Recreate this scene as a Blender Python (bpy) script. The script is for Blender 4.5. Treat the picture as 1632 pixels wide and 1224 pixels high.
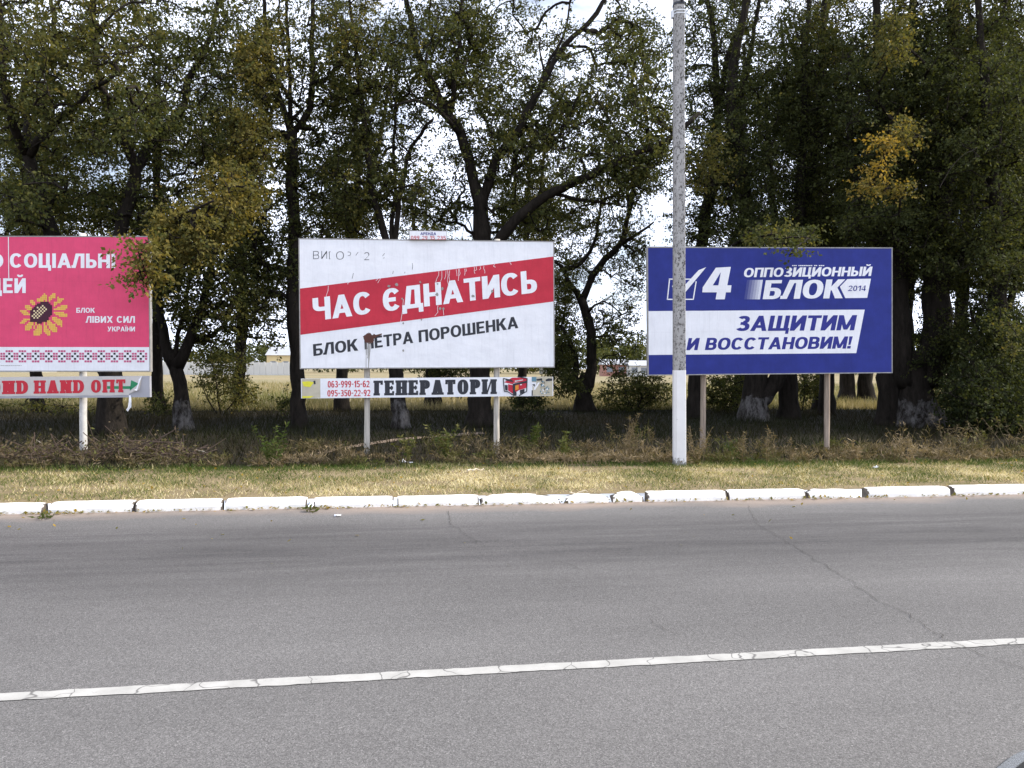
import bpy, math, random
import numpy as np
from mathutils import Matrix, Vector
from mathutils.geometry import delaunay_2d_cdt
S = bpy.context.scene
COL = S.collection
R = math.radians
for o in list(bpy.data.objects):
    bpy.data.objects.remove(o)

# ------------------------------------------------------------ camera
FPX = 1300.0                                  # focal length in pixels of the 1632 px wide photograph
CAMH, PITCH, ROLL = 1.6, R(-1.1), R(0.32)
fw = np.array([0, math.cos(PITCH), math.sin(PITCH)])
rt0 = np.array([1.0, 0, 0])
up0 = np.cross(rt0, fw)
rt = rt0 * math.cos(ROLL) + up0 * math.sin(ROLL)
up = -rt0 * math.sin(ROLL) + up0 * math.cos(ROLL)
cam_pos = np.array([0, 0, CAMH])
cd = bpy.data.cameras.new('camera')
cam = bpy.data.objects.new('camera', cd)
COL.objects.link(cam)
cd.sensor_width = 36.0
cd.lens = FPX / 1632 * 36
cd.clip_start, cd.clip_end = 0.05, 5000
M = Matrix.Identity(4)
for i in range(3):
    M[i][0], M[i][1], M[i][2], M[i][3] = rt[i], up[i], -fw[i], cam_pos[i]
cam.matrix_world = M
S.camera = cam

# ------------------------------------------------------------ light
SUN_EL, SUN_AZ = R(43), R(4.5)                 # azimuth measured from +X (right) towards +Y (away)
sun_dir = Vector((math.cos(SUN_EL) * math.cos(SUN_AZ), math.cos(SUN_EL) * math.sin(SUN_AZ), math.sin(SUN_EL)))
sl = bpy.data.lights.new('sun', 'SUN')
sl.energy, sl.angle, sl.color = 4.4, R(0.5), (1.0, 0.92, 0.78)
so = bpy.data.objects.new('sun', sl)
COL.objects.link(so)
so.rotation_euler = sun_dir.to_track_quat('Z', 'Y').to_euler()
W = bpy.data.worlds.new('World')
S.world = W
W.use_nodes = True
nt = W.node_tree
bg = nt.nodes['Background']
sky = nt.nodes.new('ShaderNodeTexSky')
sky.sky_type = 'NISHITA'
sky.sun_disc = False
sky.sun_elevation = SUN_EL
sky.sun_rotation = math.pi / 2 - SUN_AZ
tc = nt.nodes.new('ShaderNodeTexCoord')
mp = nt.nodes.new('ShaderNodeMapping')
mp.inputs['Scale'].default_value = (1, 1, 2.6)
nz = nt.nodes.new('ShaderNodeTexNoise')
nz.inputs['Scale'].default_value = 2.6
nz.inputs['Detail'].default_value = 6
nz.inputs['Roughness'].default_value = 0.6
rp = nt.nodes.new('ShaderNodeValToRGB')
rp.color_ramp.elements[0].position = 0.33
rp.color_ramp.elements[1].position = 0.52
mx = nt.nodes.new('ShaderNodeMix')
mx.data_type = 'RGBA'
L = nt.links.new
L(tc.outputs['Generated'], mp.inputs[0])
L(mp.outputs[0], nz.inputs['Vector'])
L(nz.outputs['Fac'], rp.inputs[0])
L(rp.outputs[0], mx.inputs['Factor'])
L(sky.outputs[0], mx.inputs['A'])
mx.inputs['B'].default_value = (13.8, 14.9, 17.8, 1)
L(mx.outputs['Result'], bg.inputs[0])
bg.inputs[1].default_value = 0.1
vs = S.view_settings
vs.view_transform, vs.look, vs.exposure, vs.gamma = 'Standard', 'None', 0.35, 1
S.cycles.max_bounces = 6
S.cycles.transparent_max_bounces = 4
S.cycles.use_denoising = True

# ------------------------------------------------------------ helpers: space
def ray(px, py):
    d = fw + rt * ((px - 816) / FPX) - up * ((py - 612) / FPX)
    return d / d[1]                            # unit step in depth (world Y)
def at(px, py, depth):
    return cam_pos + ray(px, py) * depth
def ground(px, py, z=0.0):
    r = ray(px, py)
    return cam_pos + r * ((z - CAMH) / r[2])
K0, K1 = ground(0, 820), ground(1632, 788)     # foot of the kerb
ud = (K1 - K0)[:2]
ud = ud / np.linalg.norm(ud)
vd = np.array([-ud[1], ud[0]])
KO = K0[:2] + ud * np.dot(-K0[:2], ud)         # the kerb's point nearest the camera
RM = Matrix(((ud[0], vd[0], 0, KO[0]), (ud[1], vd[1], 0, KO[1]), (0, 0, 1, 0), (0, 0, 0, 1)))
def uv(p):
    q = np.asarray(p)[:2] - KO
    return float(np.dot(q, ud)), float(np.dot(q, vd))
GZ = 0.092                                     # level of the verge

# ------------------------------------------------------------ helpers: objects
def tag(o, label=None, cat=None, group=None, kind=None):
    if label: o['label'] = label
    if cat: o['category'] = cat
    if group: o['group'] = group
    if kind: o['kind'] = kind
    return o
def empty(name, loc, label, cat, group=None):
    o = bpy.data.objects.new(name, None)
    o.empty_display_size = 0.2
    COL.objects.link(o)
    o.location = loc
    return tag(o, label, cat, group)
class MB:
    def __init__(s):
        s.v, s.f, s.m, s.t, s.n = [], [], [], [], 0
    def add(s, verts, faces, mi=0, tint=None):
        verts = np.asarray(verts, float).reshape(-1, 3)
        k = s.n
        s.v.append(verts)
        s.n += len(verts)
        for f in faces:
            s.f.append([i + k for i in f])
        s.m += [mi] * len(faces)
        if tint is not None: s.t += [tint] * len(faces)
    def box(s, a, b, mi=0):
        x0, y0, z0 = a; x1, y1, z1 = b
        s.add([(x0,y0,z0),(x1,y0,z0),(x1,y1,z0),(x0,y1,z0),(x0,y0,z1),(x1,y0,z1),(x1,y1,z1),(x0,y1,z1)],
              [(0,3,2,1),(4,5,6,7),(0,1,5,4),(1,2,6,5),(2,3,7,6),(3,0,4,7)], mi)
    def tube(s, pts, rad, seg=8, mi=0, cap=True, jit=0, rng=None):
        pts = np.asarray(pts, float)
        n = len(pts)
        rad = np.full(n, rad) if np.isscalar(rad) else np.asarray(rad, float)
        tg = np.gradient(pts, axis=0)
        tg /= np.linalg.norm(tg, axis=1, keepdims=True) + 1e-9
        ref = np.array([0.0, 1, 0]) if abs(tg[:, 1]).max() < 0.93 else np.array([1.0, 0.02, 0.1])
        a = np.cross(tg, ref); a /= np.linalg.norm(a, axis=1, keepdims=True) + 1e-9
        b = np.cross(tg, a)
        th = np.arange(seg) * 2 * math.pi / seg
        rr = rad[:, None] * np.ones(seg)
        if jit: rr = rr * (1 + jit * rng.normal(size=(n, seg)))
        V = pts[:, None, :] + rr[..., None] * (np.cos(th)[None, :, None] * a[:, None] + np.sin(th)[None, :, None] * b[:, None])
        F = []
        for i in range(n - 1):
            for j in range(seg):
                k = (j + 1) % seg
                F.append((i*seg+j, i*seg+k, (i+1)*seg+k, (i+1)*seg+j))
        if cap:
            F.append(tuple(range(seg))[::-1]); F.append(tuple((n-1)*seg+j for j in range(seg)))
        s.add(V.reshape(-1, 3), F, mi)
    def build(s, name, mats, parent=None, off=None, smooth=False):
        me = bpy.data.meshes.new(name)
        V = np.concatenate(s.v) if s.v else np.zeros((0, 3))
        if off is not None: V = V - np.asarray(off)
        me.from_pydata(V.tolist(), [], s.f)
        for m in (mats if isinstance(mats, (list, tuple)) else [mats]): me.materials.append(m)
        me.polygons.foreach_set('material_index', s.m)
        if smooth: me.polygons.foreach_set('use_smooth', [True] * len(me.polygons))
        if s.t and len(s.t) == len(me.polygons):
            me.attributes.new('tint', 'FLOAT', 'FACE').data.foreach_set('value', s.t)
        me.update()
        o = bpy.data.objects.new(name, me)
        COL.objects.link(o)
        o.parent = parent
        return o
def bulk(name, V, nper, mat, tint, parent=None):
    """One mesh of many equal faces: V is (count*nper, 3), each face its own nper vertices."""
    V = np.asarray(V, np.float32)
    nf = len(V) // nper
    me = bpy.data.meshes.new(name)
    me.vertices.add(len(V)); me.vertices.foreach_set('co', V.ravel())
    me.loops.add(len(V)); me.loops.foreach_set('vertex_index', np.arange(len(V), dtype=np.int32))
    me.polygons.add(nf); me.polygons.foreach_set('loop_start', np.arange(nf, dtype=np.int32) * nper)
    me.update(calc_edges=True)
    me.attributes.new('tint', 'FLOAT', 'FACE').data.foreach_set('value', np.asarray(tint, np.float32))
    me.materials.append(mat)
    o = bpy.data.objects.new(name, me)
    COL.objects.link(o)
    o.parent = parent
    return o
def vnoise(x, y, seed=0):
    def h(i, j):
        n = np.sin(i * 127.1 + j * 311.7 + seed * 74.7) * 43758.5453
        return n - np.floor(n)
    x = np.asarray(x, float); y = np.asarray(y, float)
    i, j = np.floor(x), np.floor(y)
    fx, fy = x - i, y - j
    fx = fx * fx * (3 - 2 * fx); fy = fy * fy * (3 - 2 * fy)
    return (h(i, j) * (1-fx) + h(i+1, j) * fx) * (1-fy) + (h(i, j+1) * (1-fx) + h(i+1, j+1) * fx) * fy

# ------------------------------------------------------------ materials
class NT:
    def __init__(s, name):
        s.m = bpy.data.materials.new(name)
        s.m.use_nodes = True
        s.t = s.m.node_tree
        s.b = s.t.nodes['Principled BSDF']
        s.tc = s.n('TexCoord')
    def n(s, kind, **kw):
        q = s.t.nodes.new('ShaderNode' + kind)
        for k, v in kw.items(): setattr(q, k, v)
        return q
    def l(s, a, b): s.t.links.new(a, b)
    def noise(s, scale, detail=4, rough=0.55, stretch=None):
        q = s.n('TexNoise')
        q.inputs['Scale'].default_value = scale
        q.inputs['Detail'].default_value = detail
        q.inputs['Roughness'].default_value = rough
        if stretch:
            m = s.n('Mapping'); m.inputs['Scale'].default_value = stretch
            s.l(s.tc.outputs['Object'], m.inputs[0]); s.l(m.outputs[0], q.inputs['Vector'])
        else:
            s.l(s.tc.outputs['Object'], q.inputs['Vector'])
        return q.outputs['Fac']
    def ramp(s, fac, stops):
        q = s.n('ValToRGB')
        e = q.color_ramp.elements
        while len(e) < len(stops): e.new(0.5)
        for k, (p, c) in enumerate(stops):
            e[k].position = p
            e[k].color = (*c, 1) if isinstance(c, tuple) else (c, c, c, 1)
        s.l(fac, q.inputs[0])
        return q.outputs[0]
    def mix(s, fac, a, b, mode='MIX'):
        q = s.n('Mix', data_type='RGBA', blend_type=mode)
        for k, v in (('Factor', fac), ('A', a), ('B', b)):
            if isinstance(v, tuple): q.inputs[k].default_value = (*v, 1)
            elif isinstance(v, (int, float)): q.inputs[k].default_value = v if k == 'Factor' else (v, v, v, 1)
            else: s.l(v, q.inputs[k])
        return q.outputs['Result']
    def math(s, op, a, b=0.0, c=None):
        q = s.n('Math', operation=op)
        for k, v in enumerate((a, b) if c is None else (a, b, c)):
            if isinstance(v, (int, float)): q.inputs[k].default_value = v
            else: s.l(v, q.inputs[k])
        return q.outputs[0]
    def bump(s, h, strength, dist=0.01):
        q = s.n('Bump'); q.inputs['Strength'].default_value = strength; q.inputs['Distance'].default_value = dist
        s.l(h, q.inputs['Height']); s.l(q.outputs[0], s.b.inputs['Normal'])
    def done(s, color=None, rough=0.7, spec=0.3, metal=0):
        if color is not None:
            if isinstance(color, tuple): s.b.inputs['Base Color'].default_value = (*color, 1)
            else: s.l(color, s.b.inputs['Base Color'])
        s.b.inputs['Roughness'].default_value = rough
        s.b.inputs['Specular IOR Level'].default_value = spec
        s.b.inputs['Metallic'].default_value = metal
        return s.m
def plain(name, c, rough=0.6, var=0.12, scale=6, spec=0.3, metal=0, bump=0, bscale=40, stretch=None):
    k = NT(name)
    f = k.noise(scale, 5, 0.6, stretch)
    col = k.ramp(f, [(0.3, tuple(x * (1 - var) for x in c)), (0.7, tuple(min(1, x * (1 + var)) for x in c))])
    if bump: k.bump(k.noise(bscale, 4), bump)
    return k.done(col, rough, spec, metal)
def printed(name, c, var=0.05):
    """Ink on weathered poster paper: faint vertical weave, mottling, ripples."""
    k = NT(name)
    f = k.noise(3.0, 6, 0.65)
    w = k.noise(30, 3, 0.6, (6, 1, 0.4))
    col = k.ramp(f, [(0.3, tuple(x * (1 - var) for x in c)), (0.7, tuple(min(1, x * (1 + var)) for x in c))])
    col = k.mix(0.25, col, k.mix(1.0, col, k.ramp(w, [(0.35, 0.8), (0.65, 1.0)]), 'MULTIPLY'))
    st = k.noise(5, 5, 0.7, (5, 1, .35))
    col = k.mix(1.0, col, k.ramp(st, [(0.25, 0.90), (0.5, 1.0)]), 'MULTIPLY')
    sx = k.n('SeparateXYZ'); k.l(k.tc.outputs['Object'], sx.inputs[0])
    ln = None
    for ax, per in (('X', 1.08), ('Z', .735)):
        fr = k.math('FRACT', k.math('ADD', k.math('DIVIDE', sx.outputs[ax], per), k.math('MULTIPLY', k.noise(1.5, 2), .012)))
        e_ = k.ramp(fr, [(0.0, 1.0), (0.006, 0.0)])
        ln = e_ if ln is None else k.math('MAXIMUM', ln, e_)
    col = k.mix(k.math('MULTIPLY', ln, .28), col, k.mix(1.0, col, 0.45, 'MULTIPLY'))
    k.bump(k.math('ADD', k.noise(2.2, 5, 0.55, (1, 1, 1.6)), k.math('MULTIPLY', ln, -.06)), 0.4, 0.02)
    return k.done(col, 0.55, 0.25)
def leafmat(name, stops, trans=0.35):
    k = NT(name)
    a = k.n('Attribute', attribute_name='tint')
    col = k.ramp(a.outputs['Fac'], stops)
    k.done(col, 0.7, 0.12)
    tr = k.n('BsdfTranslucent')
    k.l(k.mix(1.0, col, (1.5, 1.45, 0.7), 'MULTIPLY'), tr.inputs[0])
    ms = k.n('MixShader'); ms.inputs[0].default_value = trans
    k.l(k.b.outputs[0], ms.inputs[1]); k.l(tr.outputs[0], ms.inputs[2])
    k.l(ms.outputs[0], k.t.nodes['Material Output'].inputs['Surface'])
    return k.m
m_leaf = leafmat('leaf', [(0.0, (0.020, 0.027, 0.010)), (0.35, (0.066, 0.076, 0.026)), (0.6, (0.145, 0.128, 0.038)), (0.8, (0.23, 0.17, 0.042)), (1.0, (0.36, 0.23, 0.035))])
m_grass = leafmat('grass_blade', [(0.0, (0.05, 0.085, 0.015)), (0.3, (0.13, 0.16, 0.04)), (0.55, (0.46, 0.38, 0.19)), (1.0, (0.82, 0.72, 0.48))], 0.2)
m_weed = leafmat('dry_weed', [(0.0, (0.05, 0.075, 0.015)), (0.3, (0.11, 0.105, 0.035)), (0.6, (0.105, 0.080, 0.048)), (1.0, (0.30, 0.23, 0.14))], 0.2)

m_shade = leafmat('shade_toned_grass', [(0.0, (0.014, 0.020, 0.006)), (0.5, (0.028, 0.025, 0.012)), (1.0, (0.085, 0.06, 0.036))], 0.15)  # grass colours darkened to stand in for the trees' shade
m_field = leafmat('field_grass', [(0.0, (0.10, 0.125, 0.035)), (0.5, (0.25, 0.215, 0.11)), (1.0, (0.42, 0.34, 0.20))], 0.2)
k = NT('bark')
f1 = k.noise(9, 6, 0.7, (1, 1, 0.25))
k.bump(f1, 0.9, 0.05)
m_bark = k.done(k.ramp(f1, [(0.3, (0.009, 0.0075, 0.006)), (0.7, (0.034, 0.028, 0.023))]), 0.9, 0.1)
k = NT('bark_whitewashed')
f1 = k.noise(9, 6, 0.7, (1, 1, 0.25))
sx = k.n('SeparateXYZ'); k.l(k.tc.outputs['Object'], sx.inputs[0])
h = k.math('ADD', sx.outputs['Z'], k.math('MULTIPLY', k.noise(4.5, 5, 0.65), 0.9))
wm = k.math('MULTIPLY', k.ramp(k.math('SUBTRACT', 1.2, h), [(0.02, 0.0), (0.08, 1.0)]), k.ramp(k.noise(6, 7, 0.8, (1, 1, .45)), [(0.42, 0.0), (0.60, 0.72)]))
k.bump(f1, 0.9, 0.05)
m_barkw = k.done(k.mix(wm, k.ramp(f1, [(0.3, (0.009, 0.0075, 0.006)), (0.7, (0.034, 0.028, 0.023))]), (0.19, 0.18, 0.175)), 0.9, 0.1)
m_deadwood = plain('deadwood', (0.085, 0.06, 0.046), 0.9, 0.35, 8)

m_white = printed('print_white', (0.82, 0.83, 0.87))
m_red = printed('print_red', (0.52, 0.030, 0.055), 0.12)
m_pink = printed('print_pink', (0.72, 0.070, 0.170), 0.08)
m_blue = printed('print_blue', (0.019, 0.030, 0.215), 0.15)
m_bluelet = printed('print_blue_letters', (0.03, 0.035, 0.24))
m_dark = printed('print_charcoal', (0.035, 0.038, 0.048))
m_black = printed('print_black', (0.02, 0.02, 0.022))
m_pinkcell = printed('print_rose', (0.55, 0.10, 0.22))
m_yellow = printed('print_yellow', (0.80, 0.52, 0.10))
m_cream = printed('print_cream', (0.85, 0.70, 0.42))
m_plum = printed('print_plum', (0.06, 0.012, 0.03))
m_orange = printed('print_orange', (0.75, 0.27, 0.04))
m_green = printed('print_green', (0.03, 0.24, 0.11))
m_banner = printed('banner_cloth', (0.58, 0.55, 0.53))
m_brown = plain('splat_brown', (0.09, 0.035, 0.025), 0.6)
m_stain = plain('stain_grey', (0.30, 0.29, 0.27), 0.8)
m_beige = plain('old_paper', (0.50, 0.46, 0.36), 0.8)
m_acid = plain('old_yellow', (0.72, 0.68, 0.06), 0.8)
m_teal = plain('old_teal', (0.14, 0.27, 0.35), 0.8)
m_redlet = printed('print_red_letters', (0.55, 0.03, 0.05))
m_sheet = plain('zinc_sheet', (0.36, 0.36, 0.40), 0.5, 0.1, 3, 0.5)
m_frame = plain('board_frame', (0.30, 0.29, 0.28), 0.7, 0.25, 8)
m_postw = plain('post_paint', (0.55, 0.53, 0.50), 0.7, 0.2, 10, bump=0.2)
m_postb = plain('post_wood', (0.30, 0.24, 0.19), 0.85, 0.35, 9, bump=0.5, stretch=(3, 3, 0.25))
m_postm = plain('post_mid', (0.50, 0.46, 0.40), 0.8, 0.3, 9, bump=0.3, stretch=(3, 3, 0.25))
m_rust = plain('rust', (0.16, 0.06, 0.04), 0.9, 0.4, 14)

# asphalt in the road's own frame (x along, y across, 0 at the kerb)
k = NT('asphalt')
sp = k.n('SeparateXYZ'); k.l(k.tc.outputs['Object'], sp.inputs[0])
yv = sp.outputs['Y']
fine = k.noise(230, 4, 0.85)
grit = k.n('TexVoronoi'); grit.inputs['Scale'].default_value = 150; k.l(k.tc.outputs['Object'], grit.inputs['Vector'])
base = k.ramp(fine, [(0.3, (0.048, 0.046, 0.0455)), (0.5, (0.120, 0.115, 0.1125)), (0.7, (0.27, 0.26, 0.253))])
base = k.mix(0.6, base, k.mix(1.0, base, k.ramp(grit.outputs['Color'], [(0.1, 0.4), (0.8, 1.4), (0.97, 2.2)]), 'MULTIPLY'))
big = k.noise(0.7, 5, 0.6, (0.35, 1, 1))
base = k.mix(1.0, base, k.ramp(big, [(0.3, 0.86), (0.7, 1.14)]), 'MULTIPLY')
streak = k.noise(1.6, 5, 0.7, (0.28, 3.2, 1))
wob = k.math('ADD', yv, k.math('MULTIPLY', k.math('SUBTRACT', k.noise(0.5, 3, 0.5, (0.3, 1, 1)), 0.5), 0.9))
track = k.ramp(k.math('DIVIDE', wob, -6.0), [(0.08, 0.0), (0.2, 0.8), (0.42, 1.0), (0.62, 0.25), (0.9, 0.0)])
base = k.mix(k.math('MULTIPLY', track, k.ramp(streak, [(0.3, 0.35), (0.62, 0.95)])), base, k.mix(1.0, base, (0.48, 0.475, 0.49), 'MULTIPLY'))
spot = k.ramp(k.noise(2.3, 3, 0.6, (0.5, 5, 1)), [(0.63, 0.0), (0.70, 0.55)])
base = k.mix(k.math('MULTIPLY', spot, track), base, (0.045, 0.045, 0.047))
dust = k.ramp(k.math('ADD', k.math('DIVIDE', yv, 1.3), k.math('MULTIPLY', k.noise(1.1, 5, 0.6, (0.6, 1.2, 1)), 0.75)), [(-0.0, 0.0), (0.05, 0.1), (0.38, 0.95)])
base = k.mix(dust, base, k.ramp(fine, [(0.3, (0.21, 0.165, 0.135)), (0.7, (0.33, 0.265, 0.22))]))
k.bump(k.math('ADD', fine, k.math('MULTIPLY', grit.outputs['Distance'], 1.0)), 0.35, 0.005)
m_asphalt = k.done(base, 0.85, 0.25)
m_crack = plain('crack_tar', (0.05, 0.046, 0.043), 0.95)

k = NT('road_paint')
vo = k.n('TexVoronoi', feature='DISTANCE_TO_EDGE'); vo.inputs['Scale'].default_value = 4.3
mpn = k.n('Mapping'); mpn.inputs['Scale'].default_value = (1.1, 0.7, 1)
addn = k.n('MixRGB'); 
q = k.n('TexNoise'); q.inputs['Scale'].default_value = 4; k.l(k.tc.outputs['Object'], q.inputs['Vector'])
addn.inputs[0].default_value = 0.35
k.l(k.tc.outputs['Object'], addn.inputs[1]); k.l(q.outputs['Color'], addn.inputs[2])
k.l(addn.outputs[0], mpn.inputs[0]); k.l(mpn.outputs[0], vo.inputs['Vector'])
crk = k.ramp(vo.outputs['Distance'], [(0.005, 1.0), (0.020, 0.0)])
wear = k.ramp(k.noise(45, 4, 0.75), [(0.63, 0.0), (0.72, 0.7)])
k.bump(k.noise(60, 3), 0.3, 0.004)
m_paint = k.done(k.mix(k.math('MAXIMUM', crk, wear), k.ramp(k.noise(6, 5), [(0.3, (0.31, 0.303, 0.285)), (0.7, (0.42, 0.41, 0.39))]), (0.14, 0.135, 0.13)), 0.8, 0.2)

k = NT('kerb_whitewash')
chip = k.ramp(k.noise(14, 6, 0.78), [(0.60, 0.0), (0.67, 0.75)])
k.bump(k.noise(22, 5, 0.7), 0.45, 0.012)
m_kerb = k.done(k.mix(chip, k.ramp(k.noise(4, 5), [(0.3, (0.78, 0.765, 0.73)), (0.7, (0.86, 0.85, 0.82))]), (0.42, 0.39, 0.35)), 0.85, 0.15)

m_dirt = plain('kerb_grime', (0.13, 0.11, 0.09), 0.95, 0.4, 20)
# soil and mown turf in the road's frame
k = NT('soil')
sp = k.n('SeparateXYZ'); k.l(k.tc.outputs['Object'], sp.inputs[0])
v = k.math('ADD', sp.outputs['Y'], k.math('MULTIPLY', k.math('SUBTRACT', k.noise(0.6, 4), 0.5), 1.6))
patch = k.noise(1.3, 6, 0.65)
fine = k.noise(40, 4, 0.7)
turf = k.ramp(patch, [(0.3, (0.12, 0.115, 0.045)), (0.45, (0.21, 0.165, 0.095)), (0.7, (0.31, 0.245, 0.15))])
wood_shaded = k.ramp(patch, [(0.3, (0.013, 0.013, 0.007)), (0.5, (0.022, 0.018, 0.012)), (0.7, (0.036, 0.028, 0.020))])  # earth colour darkened to carry the shade under the trees
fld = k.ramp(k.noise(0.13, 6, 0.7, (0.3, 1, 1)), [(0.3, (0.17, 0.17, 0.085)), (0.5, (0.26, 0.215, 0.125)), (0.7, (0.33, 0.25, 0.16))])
c = k.mix(k.ramp(k.math('DIVIDE', v, 10), [(0.27, 0.0), (0.36, 1.0)]), turf, wood_shaded)
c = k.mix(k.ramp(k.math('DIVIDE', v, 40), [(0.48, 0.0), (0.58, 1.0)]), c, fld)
c = k.mix(1.0, c, k.ramp(fine, [(0.3, 0.7), (0.7, 1.15)]), 'MULTIPLY')
k.bump(fine, 0.6, 0.03)
m_soil = k.done(c, 0.95, 0.1)
m_path = plain('path_dirt', (0.22, 0.165, 0.125), 0.95, 0.3, 5, bump=0.5)

# concrete of the pole
k = NT('pole_concrete')
pits = k.ramp(k.noise(38, 4, 0.75, (1, 1, 0.55)), [(0.41, 0.0), (0.48, 1.0)])
sp = k.n('SeparateXYZ'); k.l(k.tc.outputs['Object'], sp.inputs[0])
c = k.mix(pits, (0.085, 0.08, 0.075), k.ramp(k.noise(5, 5), [(0.3, (0.33, 0.32, 0.31)), (0.7, (0.42, 0.41, 0.40))]))
k.bump(pits, 0.5, 0.006)
m_conc = k.done(c, 0.85, 0.2)
k = NT('pole_whitewash')
sp = k.n('SeparateXYZ'); k.l(k.tc.outputs['Object'], sp.inputs[0])
low = k.ramp(k.math('ADD', sp.outputs['Z'], k.math('MULTIPLY', k.noise(9, 5, 0.7), 0.42)), [(0.27, 1.0), (0.31, 0.0)])
flk = k.ramp(k.noise(13, 5, 0.75), [(0.66, 0.0), (0.69, 0.6)])
k.bump(k.noise(18, 5), 0.3, 0.008)
m_polew = k.done(k.mix(k.math('MAXIMUM', low, flk), k.ramp(k.noise(3, 4), [(0.3, (0.72, 0.71, 0.71)), (0.7, (0.80, 0.79, 0.79))]), (0.26, 0.25, 0.24)), 0.8, 0.2)
m_galv = plain('galvanised', (0.62, 0.63, 0.64), 0.4, 0.1, 20, 0.5, 0.4)
m_darkiron = plain('dark_iron', (0.05, 0.055, 0.07), 0.6)

# ------------------------------------------------------------ ground, road, marking
def sheet(name, pts, z, mat, label=None, cat=None, kind='structure'):
    mb = MB()
    mb.add([(x, y, z) for x, y in pts], [tuple(range(len(pts)))])
    o = mb.build(name, mat)
    o.matrix_world = RM
    tag(o, label, cat, None, kind)
    return o
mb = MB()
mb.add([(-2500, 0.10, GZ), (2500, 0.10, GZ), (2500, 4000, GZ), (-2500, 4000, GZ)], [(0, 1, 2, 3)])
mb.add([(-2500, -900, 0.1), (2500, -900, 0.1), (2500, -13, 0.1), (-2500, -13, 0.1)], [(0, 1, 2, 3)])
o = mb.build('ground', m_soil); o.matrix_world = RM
tag(o, 'dry mown verge, earth coloured dark as shade under the trees and golden field beyond', 'ground', None, 'structure')
sheet('road', [(-400, -13.2), (400, -13.2), (400, 0.02), (-400, 0.02)], 0.0, m_asphalt, 'grey asphalt road in front of the white kerb', 'road')
l0, l1 = uv(ground(0, 1112)), uv(ground(1632, 1022))
sl_ = (l1[1] - l0[1]) / (l1[0] - l0[0])
def vl(u): return l0[1] + sl_ * (u - l0[0])
mb = MB()
for side in (0,):
    us = np.arange(-40, 40, 0.05)
    rng = np.random.default_rng(5)
    e0 = rng.normal(0, 0.003, len(us)); e1 = rng.normal(0, 0.003, len(us))
    VV = []
    for i, u in enumerate(us):
        VV += [(u, vl(u) - 0.05 + e0[i], 0.004), (u, vl(u) + 0.05 + e1[i], 0.004)]
    mb.add(VV, [(2*i, 2*i+2, 2*i+3, 2*i+1) for i in range(len(us) - 1)])
o = mb.build('road_marking', m_paint); o.matrix_world = RM
tag(o, 'long white painted line with fine cracks along the asphalt', 'road marking', None, 'structure')
def crack(pix, w, seed, label):
    rng = np.random.default_rng(seed)
    P = np.array([uv(ground(*p)) for p in pix])
    seg = np.r_[0, np.cumsum(np.linalg.norm(np.diff(P, axis=0), axis=1))]
    n = int(seg[-1] / 0.035) + 2
    s = np.linspace(0, seg[-1], n)
    Q = np.stack([np.interp(s, seg, P[:, 0]), np.interp(s, seg, P[:, 1])], 1)
    j = rng.normal(0, 0.013, (n, 2)); j = (j + np.roll(j, 1, 0) + np.roll(j, 2, 0)) / 1.7
    Q = Q + j
    t = np.gradient(Q, axis=0); t /= np.linalg.norm(t, axis=1, keepdims=True) + 1e-9
    nn = np.stack([-t[:, 1], t[:, 0]], 1)
    ww = w * rng.uniform(0.25, 1.0, n)[:, None]
    a, b = Q + nn * ww, Q - nn * ww
    mb = MB()
    V = []
    for i in range(n): V += [(*a[i], 0.0075), (*b[i], 0.0075)]
    mb.add(V, [(2*i, 2*i+1, 2*i+3, 2*i+2) for i in range(n - 1)])
    o = mb.build('road_crack', m_crack); o.matrix_world = RM
    tag(o, label, 'crack', 'cracks in the asphalt', 'structure')
crack([(1192, 806), (1205, 835), (1262, 868), (1300, 892), (1345, 920), (1400, 957), (1440, 975), (1480, 1002), (1520, 1024), (1575, 1048), (1640, 1070)], 0.0031, 1, 'long dark crack crossing the white line at the right')
crack([(712, 815), (718, 835), (745, 855), (770, 872)], 0.0035, 2, 'short thin crack running from the kerb below the middle billboard')
crack([(830, 887), (870, 893), (905, 900), (940, 912)], 0.003, 3, 'thin wavering crack in the middle of the far lane')
crack([(1030, 985), (1060, 1003), (1085, 1012)], 0.002, 4, 'hairline crack just behind the white line')

# ------------------------------------------------------------ kerb blocks
edges_px = [(-210, 0), (-68, 0), (71, 0), (213, 0), (355, 0), (494, 0), (630, 0), (765, 0), (899, 1), (976, 1), (1029, 0), (1159, 0), (1287, 0), (1372, 2), (1518, 0), (1655, 0), (1800, 0)]
klab = ['white kerb block mostly beyond the left edge of the photo', 'white kerb block cut by the left edge of the photo', 'white kerb block with leaves at its left joint, below the pink billboard',
        'smooth white kerb block below the forked tree trunk', 'white kerb block left of the wide open joint with leaves', 'white kerb block right of the wide open joint with leaves',
        'white kerb block below the left post of the middle billboard', 'white kerb block with a crumbled right top corner', 'short broken kerb piece with rounded top, left of the stubby piece',
        'stubby square kerb piece, shortest of the row', 'white kerb block right of the stubby piece, below the concrete pole', 'white kerb block below the left post of the blue billboard',
        'short sloping kerb piece beside the earth gap', 'white kerb block right of the earth gap', 'white kerb block at the right edge of the photo', 'white kerb block just beyond the right edge of the photo']
rng = np.random.default_rng(11)
prof = np.array([(0.0, -0.03), (0.004, 0.04), (0.018, 0.078), (0.034, 0.098), (0.054, 0.107), (0.150, 0.108), (0.165, 0.096), (0.165, -0.03)])
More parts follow.
